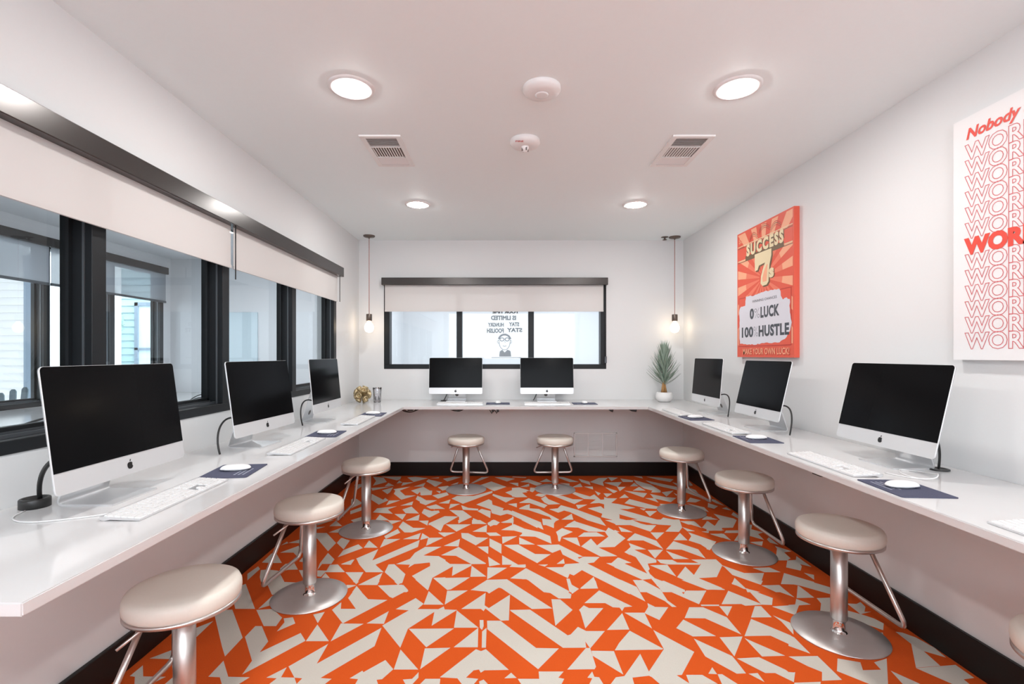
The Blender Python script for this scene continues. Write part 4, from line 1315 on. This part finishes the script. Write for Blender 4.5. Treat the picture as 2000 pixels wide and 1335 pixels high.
for i in range(len(key)):
    a,b = key[i], key[(i+1)%len(key)]
    m_ = max(2,int(math.hypot(a[0]-b[0],a[1]-b[1])/.02))
    for j in range(m_): rag.append((a[0]+(b[0]-a[0])*j/m_+rnd.uniform(-.004,.004), a[1]+(b[1]-a[1])*j/m_+rnd.uniform(-.004,.004)))
quad(rag,'paper',.0020)
fit_text(mb,'WINNING CHANCES',.23,.55,.398,.416,.0026,'charcoal',mt,offset=.0)
fit_text(mb,'0',.195,.255,.278,.358,.0026,'charcoal',mt,offset=.05); fit_text(mb,'%',.262,.335,.283,.352,.0026,'charcoal',mt,offset=-.02)
fit_text(mb,'LUCK',.345,.580,.278,.358,.0026,'charcoal',mt,offset=.045,spacing=1.08)
fit_text(mb,'100',.075,.245,.146,.226,.0026,'charcoal',mt,offset=.04,spacing=1.05); fit_text(mb,'%',.250,.310,.150,.222,.0026,'charcoal',mt,offset=-.02)
fit_text(mb,'HUSTLE',.320,.690,.146,.226,.0026,'charcoal',mt,offset=.045,spacing=1.08)
fit_text(mb,'MAKE YOUR OWN LUCK!',.094,.694,.015,.060,.0012,'coral_dk',mt,offset=.03,spacing=1.05)
fit_text(mb,'MAKE YOUR OWN LUCK!',.090,.690,.020,.065,.0018,'peach',mt,offset=.02,spacing=1.05)
tag(mb.build('poster', recalc=False), 'red and coral lottery-ticket poster reading success 7s, 0% luck 100% hustle', 'poster')

mb = MB(); W,H = .92,.955; mt = sheet(1.953,1.234)
mb.box((0,0,-TH_P),(W,H,0),'canvas',0,1,mt)
S = .0845; u0 = 1.953-1.900
z1 = 2.019-1.234
for k in range(13):
    vb = z1-k*.0616
    if k == 6:
        v,f = text_geo('WORK HARDER', S, offset=.0052, spacing=1.0); mb.faces([(u0+p[0],vb+p[1]*1.0,.0012) for p in v],f,'red',False,mt)
    else:
        v,f = text_geo('WORK HARDER', S, offset=.0025, outline=.0013, spacing=1.0); mb.faces([(u0+p[0],vb+p[1]*1.0,.0008+p[2]*.2) for p in v],f,'redline',False,mt)
v,f = text_geo('Nobody cares', .058, offset=.0018, shear=.25); mb.faces([(u0+p[0],2.100-1.234+p[1],.0012) for p in v],f,'red',False,mt)
# keep lettering on the sheet
for vt in mb.bm.verts:
    if vt.co.y < 1.953-W: vt.co.y = 1.953-W
tag(mb.build('poster', recalc=False), 'white poster repeating the word work in outlined red letters', 'poster')
# ------------------------------------------------------------------ neighbouring room seen through the left window
NX0, NX1, NY1 = -4.16, XL-WT, 5.99
def slab(name, lo, hi, mat, label=None, cat=None): 
    mb = MB(); mb.box(lo,hi,mat); return struct(mb.build(name), label, cat)
slab('floor_neighbour', (NX0,-1.0,-.02),(NX1,NY1,0), 'deck')
slab('ceiling_neighbour', (NX0-.15,-1.0,ZC),(NX1,NY1+.15,ZC+.1), 'room2', 'pale ceiling of the neighbouring room', 'ceiling')
slab('wall_neighbour_end', (NX0-.15,NY1,0),(NX1+.17,NY1+.15,ZC), 'room2', 'pale end wall of the neighbouring room', 'wall')
slab('wall_neighbour_near', (NX0-.15,-1.15,0),(NX1,-1.0,ZC), 'room2')
slab('wall_neighbour_side', (NX1,YB+WT,0),(NX1+.17,NY1,ZC), 'room2')
struct(wall_hole('wall_outer','x',NX0-.15,NX0,-1.0,NY1,0,ZC,[(.6,5.86,.79,2.26)],'room2'), 'outer wall of the neighbouring room', 'wall')
tag(window_x('window_3', NX0+.004, NX0-.10, [.6,1.35,2.1,2.85,3.6,4.37,5.10,5.86], .79, 2.26, .06, NX0-.08), 'dark-framed window of the neighbouring room seen through the left window', 'window')
mb = MB(); mb.box((NX0,.4,2.228),(NX0+.06,5.875,2.31),'bronze',.003,1); tag(mb.build('valance'), 'dark valance seen through the left window in the neighbouring room', 'valance')
def roller2(y0,y1,label):
    r = empty('roller_shade', (NX0+.03,(y0+y1)/2,1.885)); tag(r,label,'roller shade'); h=(y1-y0)/2
    mb = MB(); mb.box((-.0008,-h,.012),(.0008,h,.3435),'fabric_dim'); mb.build('shade_fabric', r)
    mb = MB(); mb.box((-.008,-h,-.004),(.008,h,.020),'track'); mb.build('hem_bar', r)
roller2(.5,4.36,'sheer grey roller shade through the near left window panes')
roller2(4.38,5.86,'sheer grey roller shade through the second left window pane')
mb = MB(); mb.box((NX0+.001,.0,.757),(-2.75,NY1-.001,.787),'quartz',.003,1)
o = mb.build('desk'); tag(o, 'white desk in the neighbouring room seen through the left window', 'desk')
for i,y in enumerate((.3,3.0,5.6)):
    mb = MB(); mb.box((-2.9,y-.03,0),(-2.84,y+.03,.757),'frame'); mb.build('desk_leg', o)
def dcable(pts,label,rad=.007):
    mb = MB(); mb.tube(bez(*pts,n=20), rad, 'black', 8); tag(mb.build('black_cable'), label, 'cable')
Z2 = .787+.0075
dcable([(-2.80,2.66,Z2),(-2.80,2.80,Z2+.07),(-2.80,2.95,Z2+.09),(-2.80,3.3,Z2+.08)],'thick black cable on the neighbouring desk behind the nearest left computer')
dcable([(-3.1,4.72,Z2+.0),(-3.1,4.85,Z2+.08),(-3.05,5.0,Z2+.06),(-3.0,5.2,Z2+.06)],'black cable on the neighbouring desk seen in the second pane', .005)
dcable([(-2.95,4.45,Z2),(-2.95,4.55,Z2+.05),(-2.95,4.62,Z2+.05),(-2.9,4.9,Z2+.05)],'lower black cable on the neighbouring desk in the second pane', .005)
mb = MB(); mb.box((-3.62,NY1-.02,.95),(-3.07,NY1-.001,1.78),'board',.003,1); mb.build('board_sheet')
bpy.data.objects['board_sheet'].name = 'wall_board'; tag(bpy.data.objects['wall_board'], 'pale blue board on the neighbouring room end wall', 'board')

# ------------------------------------------------------------------ outside
struct((lambda mb: (mb.box((-40,-20,-.12),(12,40,-.04),'deck'), mb.build('ground'))[1])(MB()), 'pale paved ground outside', 'ground')
b = empty('neighbouring_building', (-10,8,0)); tag(b, 'white clapboard building outside the left windows', 'building')
mb = MB(); k = 0; z = -.05
while z < 5:
    mb.faces([(-4,-.035,z),(2.03,-.035,z),(2.03,0,z+.125),(-4,0,z+.125),(-4,0,z),(2.03,0,z)],[(0,1,2,3),(4,5,1,0)],'siding'); z += .125
mb.box((-4,0.001,-.05),(2.03,2,5),'siding'); mb.build('siding', b)
mb = MB(); mb.box((2.03,-.03,-.05),(2.16,.10,5),'trimgrey'); mb.build('corner_trim', b)
mb = MB(); mb.box((1.50,-.03,2.08),(1.62,-.0,2.11),'trimgrey'); mb.build('soffit_light', b)
b = empty('far_building', (-9,12.5,0)); tag(b, 'pale teal building with dark window frames beyond the neighbouring room', 'building')
mb = MB(); mb.box((-5,0,-.05),(6.9,2,6),'siding')
z = 0
while z < 5:
    mb.faces([(-5,-.03,z),(6.9,-.03,z),(6.9,-.003,z+.18),(-5,-.003,z+.18),(-5,-.003,z),(6.9,-.003,z)],[(0,1,2,3),(4,5,1,0)],'teal'); z += .18
mb.build('facade', b)
for (x0,x1,z0,z1) in ((-1.9,-1.0,.4,2.3),(-.55,.35,.2,2.6),(.75,1.75,.2,2.7)):
    mb = MB()
    for q in ((x0,x0+.09,z0,z1),(x1-.09,x1,z0,z1),(x0,x1,z0,z0+.09),(x0,x1,z1-.09,z1),(x0,x1,(z0+z1)/2-.03,(z0+z1)/2+.03)):
        mb.box((q[0],-.10,q[2]),(q[1],-.03,q[3]),'trimgrey')
    w = mb.build('window', b)
    mb = MB(); mb.faces([(x0,-.06,z0),(x1,-.06,z0),(x1,-.06,z1),(x0,-.06,z1)],[(0,1,2,3)],'board'); mb.build('pane', w)
b = empty('sky_block_building', (-14.1,4,0)); tag(b, 'white building added to block low sky light outside', 'building')  # siding block added to cut the low sky light
mb = MB()
z = 0
while z < 7:
    mb.faces([(0,-14,z),(0,14,z),(.03,14,z),(.03,-14,z),(.002,-14,z+.2),(.002,14,z+.2)],[(3,2,5,4),(0,1,2,3)],'siding'); z += .2
mb.box((-2,-14,0),(0,14,7),'siding'); mb.build('facade', b)
b = empty('shade_roof', (-6,4,0)); tag(b, 'flat roof added outside to keep sky light off the slatted chair', 'light blocker')  # roof and posts added to dim the daylight outside
mb = MB(); mb.box((-7.4,-8,2.9),(1.68,4,3.0),'siding'); mb.build('roof_slab', b)
mb = MB(); mb.box((-7.4,-8,2.75),(-7.3,4,2.9),'trimgrey'); mb.build('fascia', b)
for y in (-7.8,-4.0,.0):
    mb = MB(); mb.box((-7.39,y-.05,-.04),(-7.29,y+.05,2.76),'trimgrey'); mb.build('shade_roof_post', b)
# tree
t = empty('tree', (-9.6,11.2,0)); tag(t, 'hazy green tree outside between the white and teal buildings', 'tree')
mb = MB(); mb.tube([(0,0,-.05),(.05,0,1.0),(0,.05,2.0)], [.10,.08,.05], 'trunk', 10); mb.build('trunk', t)
mb = MB(); rnd = random.Random(2)
for k in range(900):
    th = rnd.uniform(0,2*PI); ph = math.acos(rnd.uniform(-1,1)); rr = rnd.uniform(.4,.85)**.6*.9
    p = Vector((rr*math.sin(ph)*math.cos(th)*.8, rr*math.sin(ph)*math.sin(th)*.6, 1.9+rr*math.cos(ph)))
    d = Vector((rnd.uniform(-1,1),rnd.uniform(-1,1),rnd.uniform(-1,1))).normalized(); e = d.orthogonal().normalized(); s=.05
    mb.faces([tuple(p-d*s),tuple(p-e*s*.5),tuple(p+d*s),tuple(p+e*s*.5)],[(0,1,2,3)],'tree')
mb.build('foliage', t, recalc=False)
# slatted outdoor chair, its back against the view
ch = empty('outdoor_chair', (-5.35,5.25,-.04)); ch.rotation_euler.z = math.radians(20); tag(ch, 'slate grey slatted outdoor armchair seen outside through the left window', 'chair')
mb = MB()
for k in range(6):
    mb.box((-.26,-.28+k*.09,.36-k*.012),(.26,-.20+k*.09,.38-k*.012),'chairgrey',.003,1)
mb.build('seat', ch)
for k in range(7):
    x = -.235+k*.078; h = .96-.9*x*x*1.4; mb = MB()
    tp = Matrix.Translation((0,.26,.30)) @ Matrix.Rotation(math.radians(-16),4,'X')
    wd = .029
    pts = [(x-wd,0),(x+wd,0),(x*1.35+wd,h-.34),(x*1.35+wd*.5,h-.315),(x*1.35-wd*.5,h-.315),(x*1.35-wd,h-.34)]
    mb.prism(pts, -.01,.01,'chairgrey', tp @ Matrix.Rotation(PI/2,4,'X')); mb.build('back_slat', ch)
mb = MB()
tp = Matrix.Translation((0,.26,.30)) @ Matrix.Rotation(math.radians(-16),4,'X')
mb.box((-.30,.012,.10),(.30,.035,.16),'chairgrey',0,1,tp); mb.box((-.33,.012,.38),(.33,.035,.43),'chairgrey',0,1,tp); mb.build('back_rail', ch)
for s in (-1,1):
    mb = MB(); mb.box((s*.31-.055,-.34,.54),(s*.31+.055,.36,.56),'chairgrey',.004,1); mb.build('armrest', ch)
    mb = MB(); mb.box((s*.29-.012,-.30,0),(s*.29+.012,-.21,.54),'chairgrey'); mb.build('leg', ch)
    mb = MB(); mb.box((s*.29-.012,.28,0),(s*.29+.012,.37,.54),'chairgrey'); mb.build('leg', ch)

# ------------------------------------------------------------------ room behind the end window
RX0, RX1, RY0, RY1 = NX1+.17, 2.3, YB+WT, 7.2
slab('floor_behind', (RX0,RY0,-.02),(RX1,RY1,0), 'deck')
slab('ceiling_behind', (RX0,RY0,ZC),(RX1+.1,RY1+.1,ZC+.1), 'room2')
slab('wall_behind_far', (RX0,RY1,0),(RX1+.1,RY1+.1,ZC), 'room2', 'pale wall of the room behind the end window', 'wall')
slab('wall_behind_left', (RX0-.001,NY1+.15,0),(RX0,RY1,ZC), 'room2')
slab('wall_behind_right', (RX1,RY0,0),(RX1+.1,RY1,ZC), 'room2')
lamp_at(-2.9,2.4,'ceiling light added to brighten the neighbouring room behind the left window','fill_neighbour')  # two lights added to brighten the view through the left window
lamp_at(-2.6,4.6,'far ceiling light added to brighten the neighbouring room behind the left window','fill_neighbour')
lamp_at(-.6,6.0,'unseen ceiling light added to brighten the left of the room behind the end window','fill_behind')  # two unseen lights added to brighten the end window's panes
lamp_at(.9,6.0,'unseen ceiling light added to brighten the right of the room behind the end window','fill_behind')

# ------------------------------------------------------------------ sky and colour
w = bpy.data.worlds.new('overcast_sky'); scene.world = w; w.use_nodes = True
bg = w.node_tree.nodes['Background']; bg.inputs[0].default_value = (.84,.92,1,1); bg.inputs[1].default_value = 5.5
scene.view_settings.view_transform = 'Standard'; scene.view_settings.look = 'None'
scene.view_settings.gamma = 1; scene.view_settings.use_curve_mapping = False
scene.view_settings.exposure = .35
